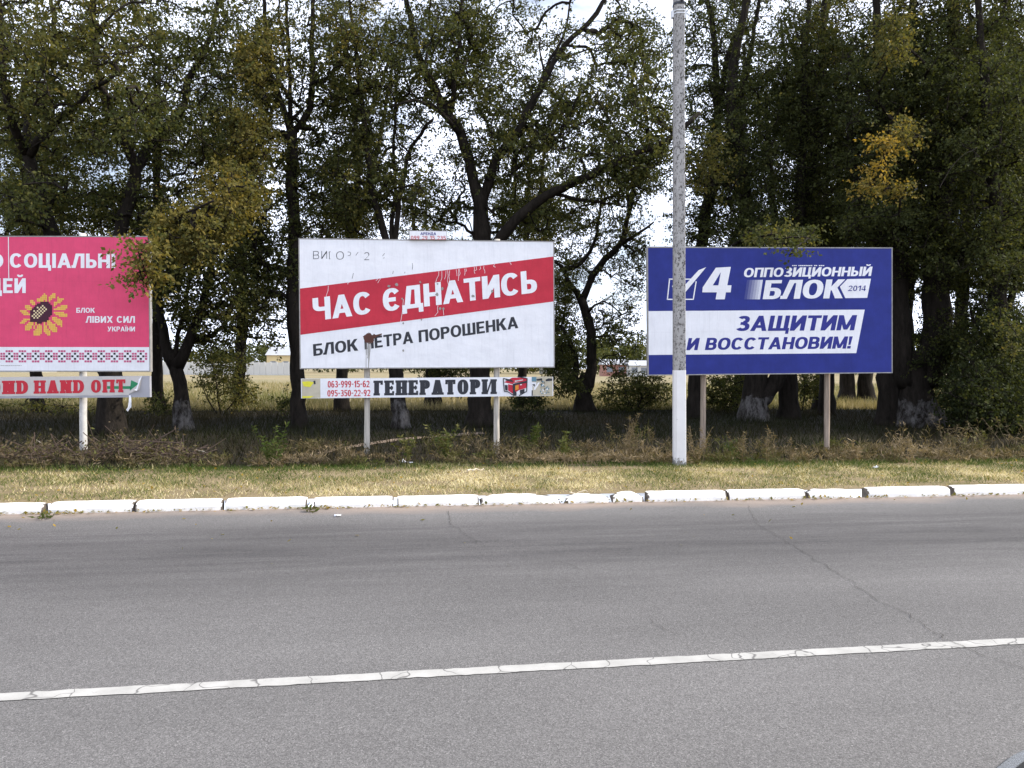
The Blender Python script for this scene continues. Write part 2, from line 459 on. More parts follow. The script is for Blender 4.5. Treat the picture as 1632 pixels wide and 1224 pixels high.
for i in range(len(edges_px) - 1):
    pa, pb = edges_px[i][0], edges_px[i + 1][0]
    ua = uv(ground(pa, 820 - 32 * pa / 1632))[0] + (0.10 if edges_px[i][1] == 2 else 0.010 + rng.uniform(0, 0.022))
    ub = uv(ground(pb, 820 - 32 * pb / 1632))[0] - (0.008 + rng.uniform(0, 0.016))
    if pa in (494, 899, 976, 1029, 1518, 71): ua += .016
    if pb in (494, 899, 976, 1029, 1518): ub -= .016
    broken = klab[i].startswith(('short', 'stubby')) or 'crumbled' in klab[i]
    n0 = max(6, int((ub - ua) / 0.06)); de = .014 / (ub - ua)
    ts = np.r_[0, np.linspace(de, 1 - de, n0 + 1), 1]; n = len(ts) - 1
    mb = MB(); V = []
    dz, dv, tilt = rng.normal(0, 0.005), rng.normal(0, 0.012), rng.normal(0, 0.012)
    for j in range(n + 1):
        t = ts[j]
        e = min(t, 1 - t) * (ub - ua)
        sh = 1 - 0.07 * math.exp(-(e / 0.022) ** 2)
        drop = 0.0
        if broken: drop += 0.05 * max(0, (t - 0.55)) ** 1.2 * (1.6 if 'crumbled' in klab[i] else 0.3) + 0.014 * vnoise(t * 5, i) + (0.035 * math.exp(-(e / 0.07) ** 2))
        for q, (pv, pz) in enumerate(prof):
            uu = ua + (ub - ua) * t
            nzv = (vnoise(uu * 7 + 3.1, q * 1.7 + i, 3) - 0.5) * (0.016 if broken else 0.007)
            V.append((uu + (vnoise(q, i, 8) - 0.5) * (0.05 if broken else 0.012) * (1 if j in (0, n) else 0), 0.08 + (pv - 0.08) * sh + dv + tilt * (t - .5) + nzv, max(-0.03, pz * sh + dz - drop * (pz > 0) + nzv * 0.8)))
    P = len(prof)
    F = [(j*P+q, j*P+q+1, (j+1)*P+q+1, (j+1)*P+q) for j in range(n) for q in range(P - 1)]
    F = [f[::-1] for f in F]
    F += [tuple(range(P)), tuple(n*P+q for q in range(P))[::-1]]
    mb.add(V, F)
    for q, f in enumerate(F):
        end = q >= len(F) - 2 or q // (P - 1) in (0, n - 1)
        mb.m[q] = 1 if end and (q >= len(F) - 2 or rng.uniform() < .6) else 0
    ob = mb.build('kerb_block', [m_kerb, m_dirt], smooth=False)
    ob.matrix_world = RM
    tag(ob, klab[i], 'kerb block', 'white painted kerb blocks along the road')

# ------------------------------------------------------------ lettering (own stroke alphabets)
class Pen:
    def __init__(s, st, bt, slab=0, rnd=2.3):
        s.s, s.t, s.slab, s.rnd = st, bt, slab, rnd
        s.p = []
    def poly(s, pts): s.p.append([tuple(q) for q in pts])
    def rect(s, x0, y0, x1, y1): s.poly([(x0, y0), (x1, y0), (x1, y1), (x0, y1)])
    def V(s, x, y0=0, y1=1, ser=''):
        s.rect(x, y0, x + s.s, y1)
        if s.slab:
            w = s.slab
            if 'b' in ser: s.rect(x - w, y0, x + s.s + w, y0 + s.t * 0.95)
            if 't' in ser: s.rect(x - w, y1 - s.t * 0.95, x + s.s + w, y1)
    def H(s, y, x0, x1, t=None): s.rect(x0, y, x1, y + (t or s.t))
    def D(s, x0, y0, x1, y1, w=None):
        w = w or s.s * 1.08
        s.poly([(x0, y0), (x0 + w, y0), (x1 + w, y1), (x1, y1)])
    def arc(s, cx, cy, rx, ry, a0, a1, sx=None, sy=None, n=None):
        sx = sx or s.s; sy = sy or s.t
        n = n or max(4, int(abs(a1 - a0) / 12))
        def pt(a, rx, ry):
            c, d = math.cos(a), math.sin(a); e = 2 / s.rnd
            return (cx + rx * math.copysign(abs(c) ** e, c), cy + ry * math.copysign(abs(d) ** e, d))
        A = [R(a0 + (a1 - a0) * i / n) for i in range(n + 1)]
        for a, b in zip(A[:-1], A[1:]):
            q = [pt(a, rx, ry), pt(b, rx, ry), pt(b, rx - sx, ry - sy), pt(a, rx - sx, ry - sy)]
            s.poly(q if a1 > a0 else q[::-1])
    def ring(s, x0, y0, x1, y1): s.arc((x0+x1)/2, (y0+y1)/2, (x1-x0)/2, (y1-y0)/2, 0, 360, n=28)
    def bowl(s, x0, x1, y0, y1):
        ry = (y1 - y0) / 2
        rx = min(ry * 1.05, (x1 - x0) * 0.6)
        s.H(y0, x0, x1 - rx + 0.001); s.H(y1 - s.t, x0, x1 - rx + 0.001)
        s.arc(x1 - rx, (y0 + y1) / 2, rx, ry, -90, 90)
def glyph(ch, st, bt, slab=0):
    p = Pen(st, bt, slab)
    s, t = st, bt
    W_ = {'А': .84, 'A': .84, 'Ш': 1.02, 'Щ': 1.06, 'М': .92, 'Ы': .92, 'Д': .84, 'О': .82, 'O': .82, 'С': .78, 'C': .78, 'Є': .76, 'І': s, 'Ї': s, '1': .42, '-': .40, '!': s, ' ': .34, '.': s,
          'Б': .70, 'В': .72, 'Г': .60, 'Е': .64, 'E': .64, 'З': .68, 'К': .76, 'Р': .68, 'Т': .70, 'Ь': .66, 'S': .68, 'N': .76, 'D': .76, 'H': .76, 'У': .78, 'Х': .80}
    w = W_.get(ch, .74)
    if ch in '0234569': w = .60
    if slab:
        if ch in 'АAОO': w -= 0.06
        w = w * 0.92 if ch not in '-1! ' else w
    if slab and ch == 'П': w += .10
    if slab and ch == 'И': w += .20
    m = w - s
    if ch in 'АA':
        a = s * .5
        p.poly([(0, 0), (s*1.02, 0), (w/2 + a, 1), (w/2 - a, 1)]); p.poly([(w - s*1.02, 0), (w, 0), (w/2 + a, 1), (w/2 - a, 1)])
        p.H(.2, w*.2, w*.8)
        if slab: p.H(0, -slab*.6, s*1.1+slab*.8, t*.95); p.H(0, w-s*1.1-slab*.8, w+slab*.6, t*.95)
    elif ch == 'Б': p.V(0); p.H(1-t, 0, w*.94); p.bowl(0, w, 0, .60)
    elif ch == 'В': p.V(0); p.bowl(0, w*.95, .5-t*.45, 1); p.bowl(0, w, 0, .5+t*.5)
    elif ch == 'Г':
        p.V(0, ser='tb'); p.H(1-t, 0, w)
        if slab: p.rect(w-s*.5, .72, w, 1)
    elif ch == 'Д':
        p.poly([(.06, 0), (.06+s, 0), (.2+s*.9, 1), (.2, 1)]); p.V(w-s-.08); p.H(1-t, .2, w-.08); p.H(0, -.02, w+.02); p.rect(-.02, -.2, -.02+s*.8, .02); p.rect(w+.02-s*.8, -.2, w+.02, .02)
    elif ch in 'ЕE':
        p.V(0, ser='tb'); p.H(0, 0, w); p.H(1-t, 0, w*.97); p.H(.5-t/2, 0, w*.88)
        if slab: p.rect(w-s*.42, 0, w, .28); p.rect(w*.97-s*.42, .72, w*.97, 1); p.rect(w*.8-s*.3, .36, w*.8, .64)
    elif ch in 'СC':
        p.arc(w/2, .5, w/2, .5, 38, 322)
        if slab: p.rect(w-s*.5, .62, w, .9)
    elif ch == 'Є': p.arc(w/2, .5, w/2, .5, 38, 322); p.H(.5-t/2, s*.5, w*.72)
    elif ch == 'З': p.arc(w*.46, .74, w*.46, .26, -90, 150); p.arc(w/2, .28, w/2, .28, -155, 90); p.H(.5-t/2, w*.28, w*.55)
    elif ch in 'ИЙ':
        p.V(0, ser='tb'); p.V(m, ser='tb'); p.poly([(s*.75, .0), (s*1.2, .12), (m+s*.25, 1), (m-s*.2, .88)] if slab else [(s*.4, .0), (s*1.0, 0), (m+s*.6, 1), (m, 1)])
        if not slab: p.poly([(0, .12), (s, .0), (m + s, .88), (m, 1)])
        if ch == 'Й': p.arc(w/2, 1.25, w*.27, .17, 180, 360, s*.55, t*.7)
    elif ch in 'ІЇ':
        p.V(0)
        if ch == 'Ї': p.rect(-s*.62, 1.08, -s*.0, 1.25); p.rect(s, 1.08, s*1.62, 1.25)
    elif ch == 'К': p.V(0, ser='tb'); p.D(s*.5, .42, m-.04*w, 1, s*1.15); p.poly([(w*.30, .58), (w*.62, .62), (w+.03, 0), (w-s*1.15, 0)])
    elif ch == 'Л': p.V(m); p.H(1-t, .2, w); p.poly([(-.02, 0), (s*.85, 0), (.2+s, 1), (.2, 1)]); p.rect(-.06, 0, .04, t)
    elif ch == 'М': p.V(0); p.V(m); p.poly([(0, 1), (s*1.05, 1), (w/2+s*.42, .05), (w/2-s*.42, .05)]); p.poly([(w-s*1.05, 1), (w, 1), (w/2+s*.42, .05), (w/2-s*.42, .05)])
    elif ch in 'НH': p.V(0, ser='tb'); p.V(m, ser='tb'); p.H(.5-t/2, 0, w)
    elif ch in 'ОO0': p.ring(0, 0, w, 1)
    elif ch == 'П': p.V(0, ser='tb'); p.V(m, ser='tb'); p.H(1-t, 0, w)
    elif ch == 'Р':
        p.V(0, ser='tb'); p.bowl(0, w, .40, 1)
    elif ch == 'Т':
        p.V(w/2-s/2, ser='b'); p.H(1-t, 0, w)
        if slab: p.rect(0, .70, s*.5, 1); p.rect(w-s*.5, .70, w, 1)
    elif ch == 'У': p.poly([(0, 1), (s*1.05, 1), (w*.62, .3), (w*.62-s, .3)]); p.poly([(w-s*1.0, 1), (w, 1), (w*.48, 0), (w*.48-s*1.05, 0)]); p.rect(w*.06, 0, w*.4, t)
    elif ch == 'Х': p.D(0, 0, w-s*1.1, 1); p.poly([(0, 1), (s*1.1, 1), (w, 0), (w-s*1.1, 0)])
    elif ch == 'Ц': p.V(0); p.V(m-.06); p.H(0, 0, w+.02); p.rect(w+.02-s*.8, -.2, w+.02, .02)
    elif ch == 'Ч': p.V(m); p.V(0, .62, 1); p.H(.40, w*.4, w); p.arc(w*.45, .66, w*.45, .26, 180, 270)
    elif ch == 'Ш': p.V(0); p.V(m); p.V(m/2); p.H(0, 0, w)
    elif ch == 'Щ': p.V(0); p.V(m-.05); p.V((m-.05)/2); p.H(0, 0, w+.02); p.rect(w+.02-s*.7, -.2, w+.02, .02)
    elif ch == 'Ы': p.V(0); p.bowl(0, w-s-.08, 0, .60); p.V(m)
    elif ch == 'Ь': p.V(0); p.bowl(0, w, 0, .60)
    elif ch == 'S': p.arc(w/2, .735, w/2*.95, .265, 25, 270); p.arc(w/2, .265, w/2, .265, -155, 90)
    elif ch == 'N': p.V(0, ser='tb'); p.V(m, ser='tb'); p.poly([(0, 1), (s*1.05, 1), (w, 0), (w-s*1.05, 0)])
    elif ch == 'D': p.V(0, ser='tb'); p.bowl(0, w, 0, 1)
    elif ch == '1': p.V(w-s*1.1); p.poly([(0, .78), (w-s, 1), (w-s*.4, 1), (w-s*.4, .82), (0, .62)])
    elif ch == '2': p.arc(w/2, .70, w/2, .30, -20, 165); p.poly([(0, 0), (s*.9, t*.4), (w*.99, .62), (w-s, .58)]); p.poly([(0, 0), (w, 0), (w, t), (0, t)])
    elif ch == '3': p.arc(w*.47, .74, w*.47, .26, -90, 150); p.arc(w/2, .28, w/2, .28, -155, 90); p.H(.5-t/2, w*.3, w*.5)
    elif ch == '4': p.V(w-s*1.5); p.H(.2, 0, w); p.poly([(0, .2), (s*.4, .34), (w-s*1.2, 1), (w-s*1.5, 1), (0, .36)])
    elif ch == '5': p.H(1-t, w*.1, w*.94); p.rect(w*.08, .5, w*.08+s*.8, 1); p.arc(w/2, .32, w/2, .32, -155, 130)
    elif ch == '6': p.ring(0, 0, w, .62); p.arc(w*.55, .5, w*.55, .5, 60, 190)
    elif ch == '9': p.ring(0, .38, w, 1); p.arc(w*.45, .5, w*.45, .5, -120, 10)
    elif ch == '-': p.H(.42, .04, w-.04, t)
    elif ch == '!': p.poly([(0, 1), (s, 1), (s*.8, .3), (s*.2, .3)]); p.rect(0, 0, s, s*.95)
    elif ch == '.': p.rect(0, 0, s, s)
    return p.p, w
def union(polys):
    """Overlapping strokes -> one flat, non-overlapping triangulation."""
    vs_, fs = [], []
    for pl in polys:
        a = sum(pl[i][0]*pl[(i+1) % len(pl)][1] - pl[(i+1) % len(pl)][0]*pl[i][1] for i in range(len(pl)))
        if abs(a) < 1e-7: continue
        if a < 0: pl = pl[::-1]
        k_ = len(vs_)
        vs_ += [Vector(q) for q in pl]; fs.append(list(range(k_, k_ + len(pl))))
    r = delaunay_2d_cdt(vs_, [], fs, 0, 1e-5)
    return [(v.x, v.y) for v in r[0]], [f for f, og in zip(r[2], r[5]) if og]

class Board:
    """A flat sign in the world; artwork is placed on its own plane."""
    def __init__(s, TL, TR, BR, BL, dl, dr):
        a, b, c, d = at(*TL, dl), at(*TR, dr), at(*BR, dr), at(*BL, dl)
        s.O = d
        s.X = (c - d + b - a); s.X /= np.linalg.norm(s.X)
        z = (a - d + b - c); z -= s.X * np.dot(z, s.X); s.Z = z / np.linalg.norm(z)
        s.N = np.cross(s.Z, s.X)                # towards the viewer is -N... kept as Y of the frame
        s.Y = np.cross(s.Z, s.X)
        s.w = (np.linalg.norm(c - d) + np.linalg.norm(b - a)) / 2
        s.h = (np.linalg.norm(a - d) + np.linalg.norm(b - c)) / 2
        s.M = Matrix([[s.X[i], s.Y[i], s.Z[i], s.O[i]] for i in range(3)] + [[0, 0, 0, 1]])
    def loc(s, px, py):
        r = ray(px, py)
        t = np.dot(s.O - cam_pos, s.Y) / np.dot(r, s.Y)
        q = cam_pos + r * t - s.O
        return float(np.dot(q, s.X)), float(np.dot(q, s.Z))
    def inv(s, p):
        q = np.asarray(p) - s.O
        return np.array([np.dot(q, s.X), np.dot(q, s.Y), np.dot(q, s.Z)])
class Art:
    def __init__(s, bd, mats, conv):
        s.b, s.mats, s.mb, s.conv = bd, mats, MB(), conv
    def put(s, polys, mi, lay):
        vv, ff = union(polys)
        y = -0.0025 * lay - 0.0005
        s.mb.add([(a, y, b) for a, b in vv], ff, mi)
    def px(s, pts, mi, lay):
        s.put([[s.b.loc(*s.conv(*p)) for p in pts]], mi, lay)
    def rect(s, x0, y0, x1, y1, mi, lay): s.px([(x0, y0), (x1, y0), (x1, y1), (x0, y1)], mi, lay)
    def text(s, string, p0, p1, cap, mi, lay, st=.2, bt=.17, slab=0, gap=.1, shear=0, lean=0):
        """p0, p1: ends of the baseline; cap: capital height; in the pixels the art was measured in."""
        x, G = 0.0, []
        for ch in string:
            pl, w = glyph(ch, st, bt, slab)
            G.append((pl, x)); x += w + gap + (slab * 1.2 if slab else 0)
        x -= gap
        p0 = np.array(p0, float); p1 = np.array(p1, float)
        ax = (p1 - p0) / x
        upv = np.array([cap * (shear + lean), -cap])
        for pl, gx in G:
            if not pl: continue
            q = [[s.b.loc(*s.conv(*(p0 + ax * (gx + a) + upv * b))) for a, b in po] for po in pl]
            s.put(q, mi, lay)
    def line(s, a, b, w, mi, lay):
        a = np.array(a, float); b = np.array(b, float)
        d = (b - a); n = np.array([-d[1], d[0]]) / (np.linalg.norm(d) + 1e-9) * w / 2
        s.px([a + n, b + n, b - n, a - n], mi, lay)
    def blob(s, c, r, mi, lay, seed=0, n=18, irr=.3):
        rg = random.Random(seed)
        s.px([(c[0] + r * math.cos(2*math.pi*i/n) * (1 + rg.uniform(-irr, irr)), c[1] + r * math.sin(2*math.pi*i/n) * (1 + rg.uniform(-irr, irr))) for i in range(n)], mi, lay)
    def build(s, name, parent, label=None):
        o = s.mb.build(name, s.mats, parent)
        if label: o['label'] = label
        return o
def zc(x0, y0, sc): return lambda x, y: (x0 + x * sc, y0 + y * sc)

def billboard(bd, label, posts, post_mat, strip_q=None):
    root = empty('billboard', (0, 0, 0), label, 'billboard', 'roadside billboards')
    root.matrix_world = bd.M
    mb = MB(); mb.box((0.0, 0.012, 0.0), (bd.w, 0.055, bd.h)); mb.build('panel', m_sheet, root)
    mb = MB()                                   # edge frame and back ribs
    f = 0.018
    mb.box((-f, -0.004, -f), (bd.w + f, 0.075, 0.0)); mb.box((-f, -0.004, bd.h), (bd.w + f, 0.075, bd.h + f))
    mb.box((-f, -0.004, 0.0), (0.0, 0.075, bd.h)); mb.box((bd.w, -0.004, 0.0), (bd.w + f, 0.075, bd.h))
    mb.box((0, 0.056, bd.h * .25), (bd.w, 0.095, bd.h * .25 + .05)); mb.box((0, 0.056, bd.h * .75), (bd.w, 0.095, bd.h * .75 + .05))
    mb.build('frame', m_frame, root)
    rg = np.random.default_rng(int(bd.w * 1e4) % 97)
    for px, top, r in posts:
        x, _ = bd.loc(px, 590)
        base = bd.O + bd.X * x + bd.Y * (0.097 + r)
        z0 = GZ - 0.2
        pts = [bd.inv((base[0], base[1], z0 + (bd.O[2] + bd.h + top - z0) * i / 9)) + np.r_[rg.normal(0, .004, 2), 0] for i in range(10)]
        mb = MB(); mb.tube(pts, [r * (1 + .03 * rg.normal()) for _ in pts], 12)
        mb.build('post', post_mat, root, smooth=True)
    return root

# ---- left billboard: pink
bl = Board((-236, 376.5), (239, 378), (240, 590), (-237, 590.5), 13.42, 13.45)
root = billboard(bl, 'pink billboard with a cross-stitched yellow sunflower and embroidered border', [(125, 0.10, 0.058), (-125, 0.10, 0.058)], m_postw)
a = Art(bl, [m_pink, m_white, m_pinkcell, m_black, m_yellow, m_plum, m_cream, m_stain], zc(0, 360, .2451))
a.put([[(0, 0), (bl.w, 0), (bl.w, bl.h), (0, bl.h)]], 0, 0)
ww_, hb = bl.w, bl.loc(100, 360 + 788 * .2451)[1]
a.put([[(0, 0), (bl.w, 0), (bl.w, hb), (0, hb)]], 1, 1)
a.text('О', (-80, 274), (22, 274), 94, 1, 1, .23, .18)
a.text('СОЦІАЛЬНІ', (65, 272), (750, 275), 94, 1, 1, .23, .18, gap=.09)
a.text('ДЕЙ', (-72, 437), (168, 437), 96, 1, 1, .23, .18)
a.text('БЛОК', (497, 565), (617, 565), 32, 1, 1, .2, .17)
a.text('ЛІВИХ СИЛ', (560, 630), (878, 630), 43, 1, 1, .22, .18)
a.text('УКРАЇНИ', (700, 686), (878, 686), 31, 1, 1, .2, .17)
a.line((55, 70), (58, 345), 5, 1, 1)            # loose seam of the paper
FL = {0: 'y14 y19-20', 1: 'y13-15 y18-20', 2: 'y12-15 y17-20 y22', 3: 'y10-15 y17-18 y22-25', 4: 'y6-7 y10-13 y15 y17 y22-24', 5: 'y6-8 d12-16 y20-23', 6: 'y7-8 d10-17 y20-21', 7: 'y3-5 d9-18 c13 y20 y24-27',
      8: 'y3-6 d8-18 c10 c12 c14 y22-27', 9: 'y4-6 d7-18 c11 c13 c15 y20-26', 10: 'y0-3 d6-18 c8 c10 c12 c14', 11: 'y1-4 d6-18 c9 c11 c13 y20-25', 12: 'y2-5 d6-18 c8 c10 c12 y21-27', 13: 'd6-17 c7 c9 c11 y23-27',
      14: 'd6-16 c8 c10 y19-21', 15: 'y2-5 d6-16 y19-23', 16: 'y1-3 d6-15 y16-17 y20-24', 17: 'y0-2 y5-7 y9 d10-12 y14 y16-18 y21-24', 18: 'y4-7 y9 y11 y14 y16-20 y22-24', 19: 'y3-6 y8 y10-12 y14-15 y17-20 y24',
      20: 'y3-6 y8 y10-12 y14-15 y17-21', 21: 'y3-5 y9-12 y14-16 y18-21', 22: 'y8-12 y14-17 y19-21', 23: 'y8-12 y15-17', 24: 'y8-11 y16-17'}
cs = 2.70
sx0, sy0 = 20 + 182 / 15.3, 460 + 112 / 15.3
a.conv = lambda x, y: (x, y)
for r_, row in FL.items():
    for it in row.split():
        lo, hi = (it[1:].split('-') * 2)[:2]
        for cc in range(int(lo), int(hi) + 1):
            x, y = sx0 + cc * cs, sy0 + r_ * cs
            g = .0 if it[0] == 'd' else .14
            a.rect(x + g, y + g, x + cs - g, y + cs - g, {'y': 4, 'd': 5, 'c': 6}[it[0]], {'y': 1, 'd': 1, 'c': 2}[it[0]])
for kx in range(-12, 12):                        # embroidered border
    x0 = 10.9 + kx * 20.95
    for c_, r_, mi in [(0,0,2),(1,0,2),(2,0,2),(0,4,2),(1,4,2),(2,4,2),(1,1,3),(0,2,3),(2,2,3),(1,3,3)] + [(c2, r2, 2) for c2 in (3, 4) for r2 in (1, 2, 3)]:
        x, y = x0 + c_ * 4.19, 559.7 + r_ * 4.06
        if x > 237: continue
        a.rect(x - 1.72, y - 1.55, x + 1.72, y + 1.55, mi, 2)
rg = random.Random(4)
x = 1.0
while x < 34:                                    # line of fine print, too small to read
    w_ = rg.uniform(.8, 1.7); a.rect(x, 582.2, x + w_, 583.1, 7, 2); x += w_ + rg.uniform(.3, 1.0)
a.build('poster', root)
# strip below it: cloth banner on a zinc box
sp_ = Board((-236, 602), (239, 599), (239, 632), (-236, 637), 13.42, 13.45)
mb = MB()
for q in [(sp_.O + sp_.X * x + sp_.Z * z + sp_.Y * y) for x in (0, sp_.w) for z in (0, sp_.h) for y in (0.0, 0.07)]: mb.v.append(bl.inv(q)[None]); mb.n += 1
mb.f = [[0,4,6,2],[1,3,7,5],[0,2,3,1],[4,5,7,6],[2,6,7,3],[0,1,5,4]]; mb.m = [0] * 6
o = mb.build('strip_sign', m_sheet, root); o['label'] = 'narrow grey metal strip under a torn banner lettered in red'
class SubArt(Art):
    def build(s, name, parent, top, label=None):
        V = np.concatenate(s.mb.v)
        V = np.array([top.inv(s.b.O + s.b.X * p[0] + s.b.Y * p[1] + s.b.Z * p[2]) for p in V])
        s.mb.v = [V]
        return Art.build(s, name, parent, label)
strip1 = o
a = SubArt(sp_, [m_banner, m_redlet, m_green, m_frame, m_white], zc(130, 590, .0735))
yb = lambda x: 636 - (x + 236) * 4.2 / 475
a.conv = lambda x, y: (x, y)
rg = random.Random(9)
topn = [(x, 602.4 - (x + 236) * 3 / 475 + rg.uniform(-.35, .35)) for x in range(-235, 226, 12)]
botn = [(x, 633.6 - (x + 236) * 4.0 / 475 + rg.uniform(-.5, .5)) for x in range(206, -236, -12)]
a.px(topn + [(227, 599.6), (222.5, 621.5), (206, 627.5)] + botn, 0, 2)
a.text('SECOND', (-79, 629.5), (47, 627.6), 21.3, 1, 3, .29, .17, .06, .09)
a.text('HAND', (55.4, 627.4), (136, 626.4), 21, 1, 3, .28, .17, .06, .09)
a.text('ОПТ', (145.5, 626), (201.5, 625), 20.5, 1, 4, .27, .17, .05, .09)
a.conv = zc(130, 590, .0735)
a.px([(560, 345), (1080, 345), (1080, 405), (560, 405)], 2, 3)
a.px([(1080, 215), (1245, 290), (1050, 445)], 2, 3)
a.build('banner', strip1, bl)
mb = MB()                                        # the curled free corner and a torn shred hanging down
P = lambda x, y, f: bl.inv(sp_.O + sp_.X * sp_.loc(130 + x * .0735, 590 + y * .0735)[0] + sp_.Z * sp_.loc(130 + x * .0735, 590 + y * .0735)[1] - sp_.Y * f)
mb.add([P(1320, 118, .01), P(1290, 250, .05), P(1245, 440, .07), P(1190, 425, .075), P(1040, 510, .012), P(1200, 400, .03), P(1235, 300, .025), P(1250, 200, .015)],
       [(0, 7, 6, 1), (1, 6, 5, 2), (2, 5, 3), (3, 5, 4)])
mb.add([P(1035, 540, .012), P(1075, 545, .012), P(1100, 640, .03), P(1098, 800, .03), P(1060, 830, .02), P(1030, 800, .04), P(1045, 680, .035), P(975, 855, .02), P(1020, 895, .03)],
       [(0, 1, 2, 6), (6, 2, 3, 4, 5), (5, 4, 8, 7)])
mb.build('torn_corner', m_white, strip1)

# ---- middle billboard
bc = Board((477, 381), (881, 386), (883, 584), (479.5, 586.5), 13.92, 14.42)
root = billboard(bc, 'white billboard with a slanting red band, brown splat and thin phone strip below', [(584, 0.035, 0.052), (793, 0.10, 0.052)], m_postm)
a = Art(bc, [m_white, m_red, m_dark, m_brown, m_stain, m_black], zc(460, 350, .2696))
a.put([[(0, 0), (bc.w, 0), (bc.w, bc.h), (0, bc.h)]], 0, 0)
xa, ya = bc.loc(*a.conv(68, 408)); xb, yb_ = bc.loc(*a.conv(1560, 218)); _, yc = bc.loc(*a.conv(1560, 484)); _, yd = bc.loc(*a.conv(70, 681))
a.put([[(0.0, ya), (0, yd), (bc.w, yc), (bc.w, yb_)]], 1, 1)
a.text('ЧАС', (147, 600), (495, 555), 134, 0, 2, .24, .18, gap=.06, lean=-.05)
a.text('ЄДНАТИСЬ', (560, 546), (1470, 430), 134, 0, 2, .24, .18, gap=.06, lean=-.05)
a.text('БЛОК', (147, 807), (410, 774), 70, 2, 1, .22, .17, gap=.08, lean=-.05)
a.text('ПЕТРА', (450, 768), (737, 729), 70, 2, 1, .22, .17, gap=.08, lean=-.05)
a.text('ПОРОШЕНКА', (770, 726), (1358, 641), 70, 2, 1, .22, .17, gap=.08, lean=-.05)
# splat with drips
a.blob((478, 705), 30, 3, 2, 3, 22, .25); a.blob((452, 695), 12, 3, 3, 5); a.blob((505, 690), 13, 3, 3, 7)
a.px([(505, 684), (552, 673), (550, 681), (508, 697)], 3, 2); a.px([(470, 690), (472, 662), (476, 690)], 3, 3)
for x0, x1, y1, w_ in [(458, 458, 876, 3), (472, 468, 820, 4), (478, 472, 876, 4), (486, 474, 850, 3), (463, 462, 800, 2)]:
    a.line((x0, 725), (x1, y1), w_, 4, 2)
# pale trickles across the red band
rg = random.Random(2)
for x, y, ln in [(888, 305, 70), (905, 305, 60), (930, 303, 50), (940, 300, 95), (952, 300, 60), (990, 293, 40), (1003, 292, 70), (1010, 292, 40), (1040, 290, 40), (1048, 288, 20), (1098, 280, 40), (1110, 278, 25), (1132, 276, 22), (1155, 273, 45), (1215, 262, 20), (1310, 250, 18),
                 (885, 500, 70), (915, 530, 35), (678, 470, 140), (235, 390, 90), (360, 365, 18), (545, 345, 30), (532, 348, 12), (890, 440, 50)]:
    pts = [(x + rg.uniform(-3, 3) * i - (i * 4 if x < 900 and y > 300 else 0), y + ln * i / 3) for i in range(4)]
    for p0, p1 in zip(pts[:-1], pts[1:]): a.line(p0, p1, 2.2, 0, 3 + rg.randint(0, 1) * 0)
for x, y, r_ in [(593, 393, 8), (638, 384, 9), (778, 370, 6), (880, 380, 5), (908, 408, 8), (877, 442, 9), (672, 468, 6), (1090, 452, 9), (1203, 424, 7), (895, 525, 8), (915, 528, 7), (785, 592, 5), (678, 613, 5), (678, 774, 6)]:
    a.blob((x, y), r_, 4, 4, int(x), 12)
# remains of thin lettering, partly peeled
a.conv = zc(470, 375, .14706)
a.text('В', (198, 258), (262, 256), 86, 2, 1, .07, .07); a.text('И', (288, 257), (348, 255), 86, 2, 1, .07, .07)
a.text('О', (448, 264), (530, 262), 88, 2, 1, .07, .07); a.text('2', (752, 268), (805, 268), 84, 2, 1, .08, .07)
a.line((372, 178), (374, 258), 6, 2, 1); a.line((368, 181), (386, 178), 5, 2, 1); a.line((370, 256), (384, 256), 5, 2, 1)
for p0, p1 in [((572, 180), (598, 183)), ((598, 183), (606, 200)), ((606, 200), (596, 219)), ((596, 219), (574, 221)), ((660, 218), (686, 182)), ((950, 225), (972, 196)), ((955, 248), (972, 244)),
               ((620, 470), (634, 410)), ((1060, 420), (1066, 385)), ((1190, 412), (1193, 395)), ((1272, 370), (1276, 330)), ((1276, 330), (1270, 300))]:
    a.line(p0, p1, 4.5, 2, 1)
a.build('poster', root)
# the rental plate on the top edge
rp_ = Board((652, 367.2), (713, 367.8), (713, 382.2), (652, 381.7), 14.08, 14.16)
mb = MB()
for q in [(rp_.O + rp_.X * x + rp_.Z * z + rp_.Y * y) for x in (0, rp_.w) for z in (0, rp_.h) for y in (0.003, 0.02)]: mb.v.append(bc.inv(q)[None]); mb.n += 1
mb.f = [[0,4,6,2],[1,3,7,5],[0,2,3,1],[4,5,7,6],[2,6,7,3],[0,1,5,4]]; mb.m = [0] * 6
plate = mb.build('rental_plate', m_frame, root)
a = SubArt(rp_, [m_white, m_bluelet, m_redlet], zc(460, 350, .2696))
a.put([[(0.01, 0.01), (rp_.w - .01, 0.01), (rp_.w - .01, rp_.h - .01), (0.01, rp_.h - .01)]], 0, 0)
a.text('АРЕНДА', (779, 91), (872, 91.5), 16, 1, 1, .2, .17)
a.text('099 29 15 235', (723, 118), (929, 119), 22, 2, 1, .15, .14, gap=.14)
a.build('plate_face', plate, bc)
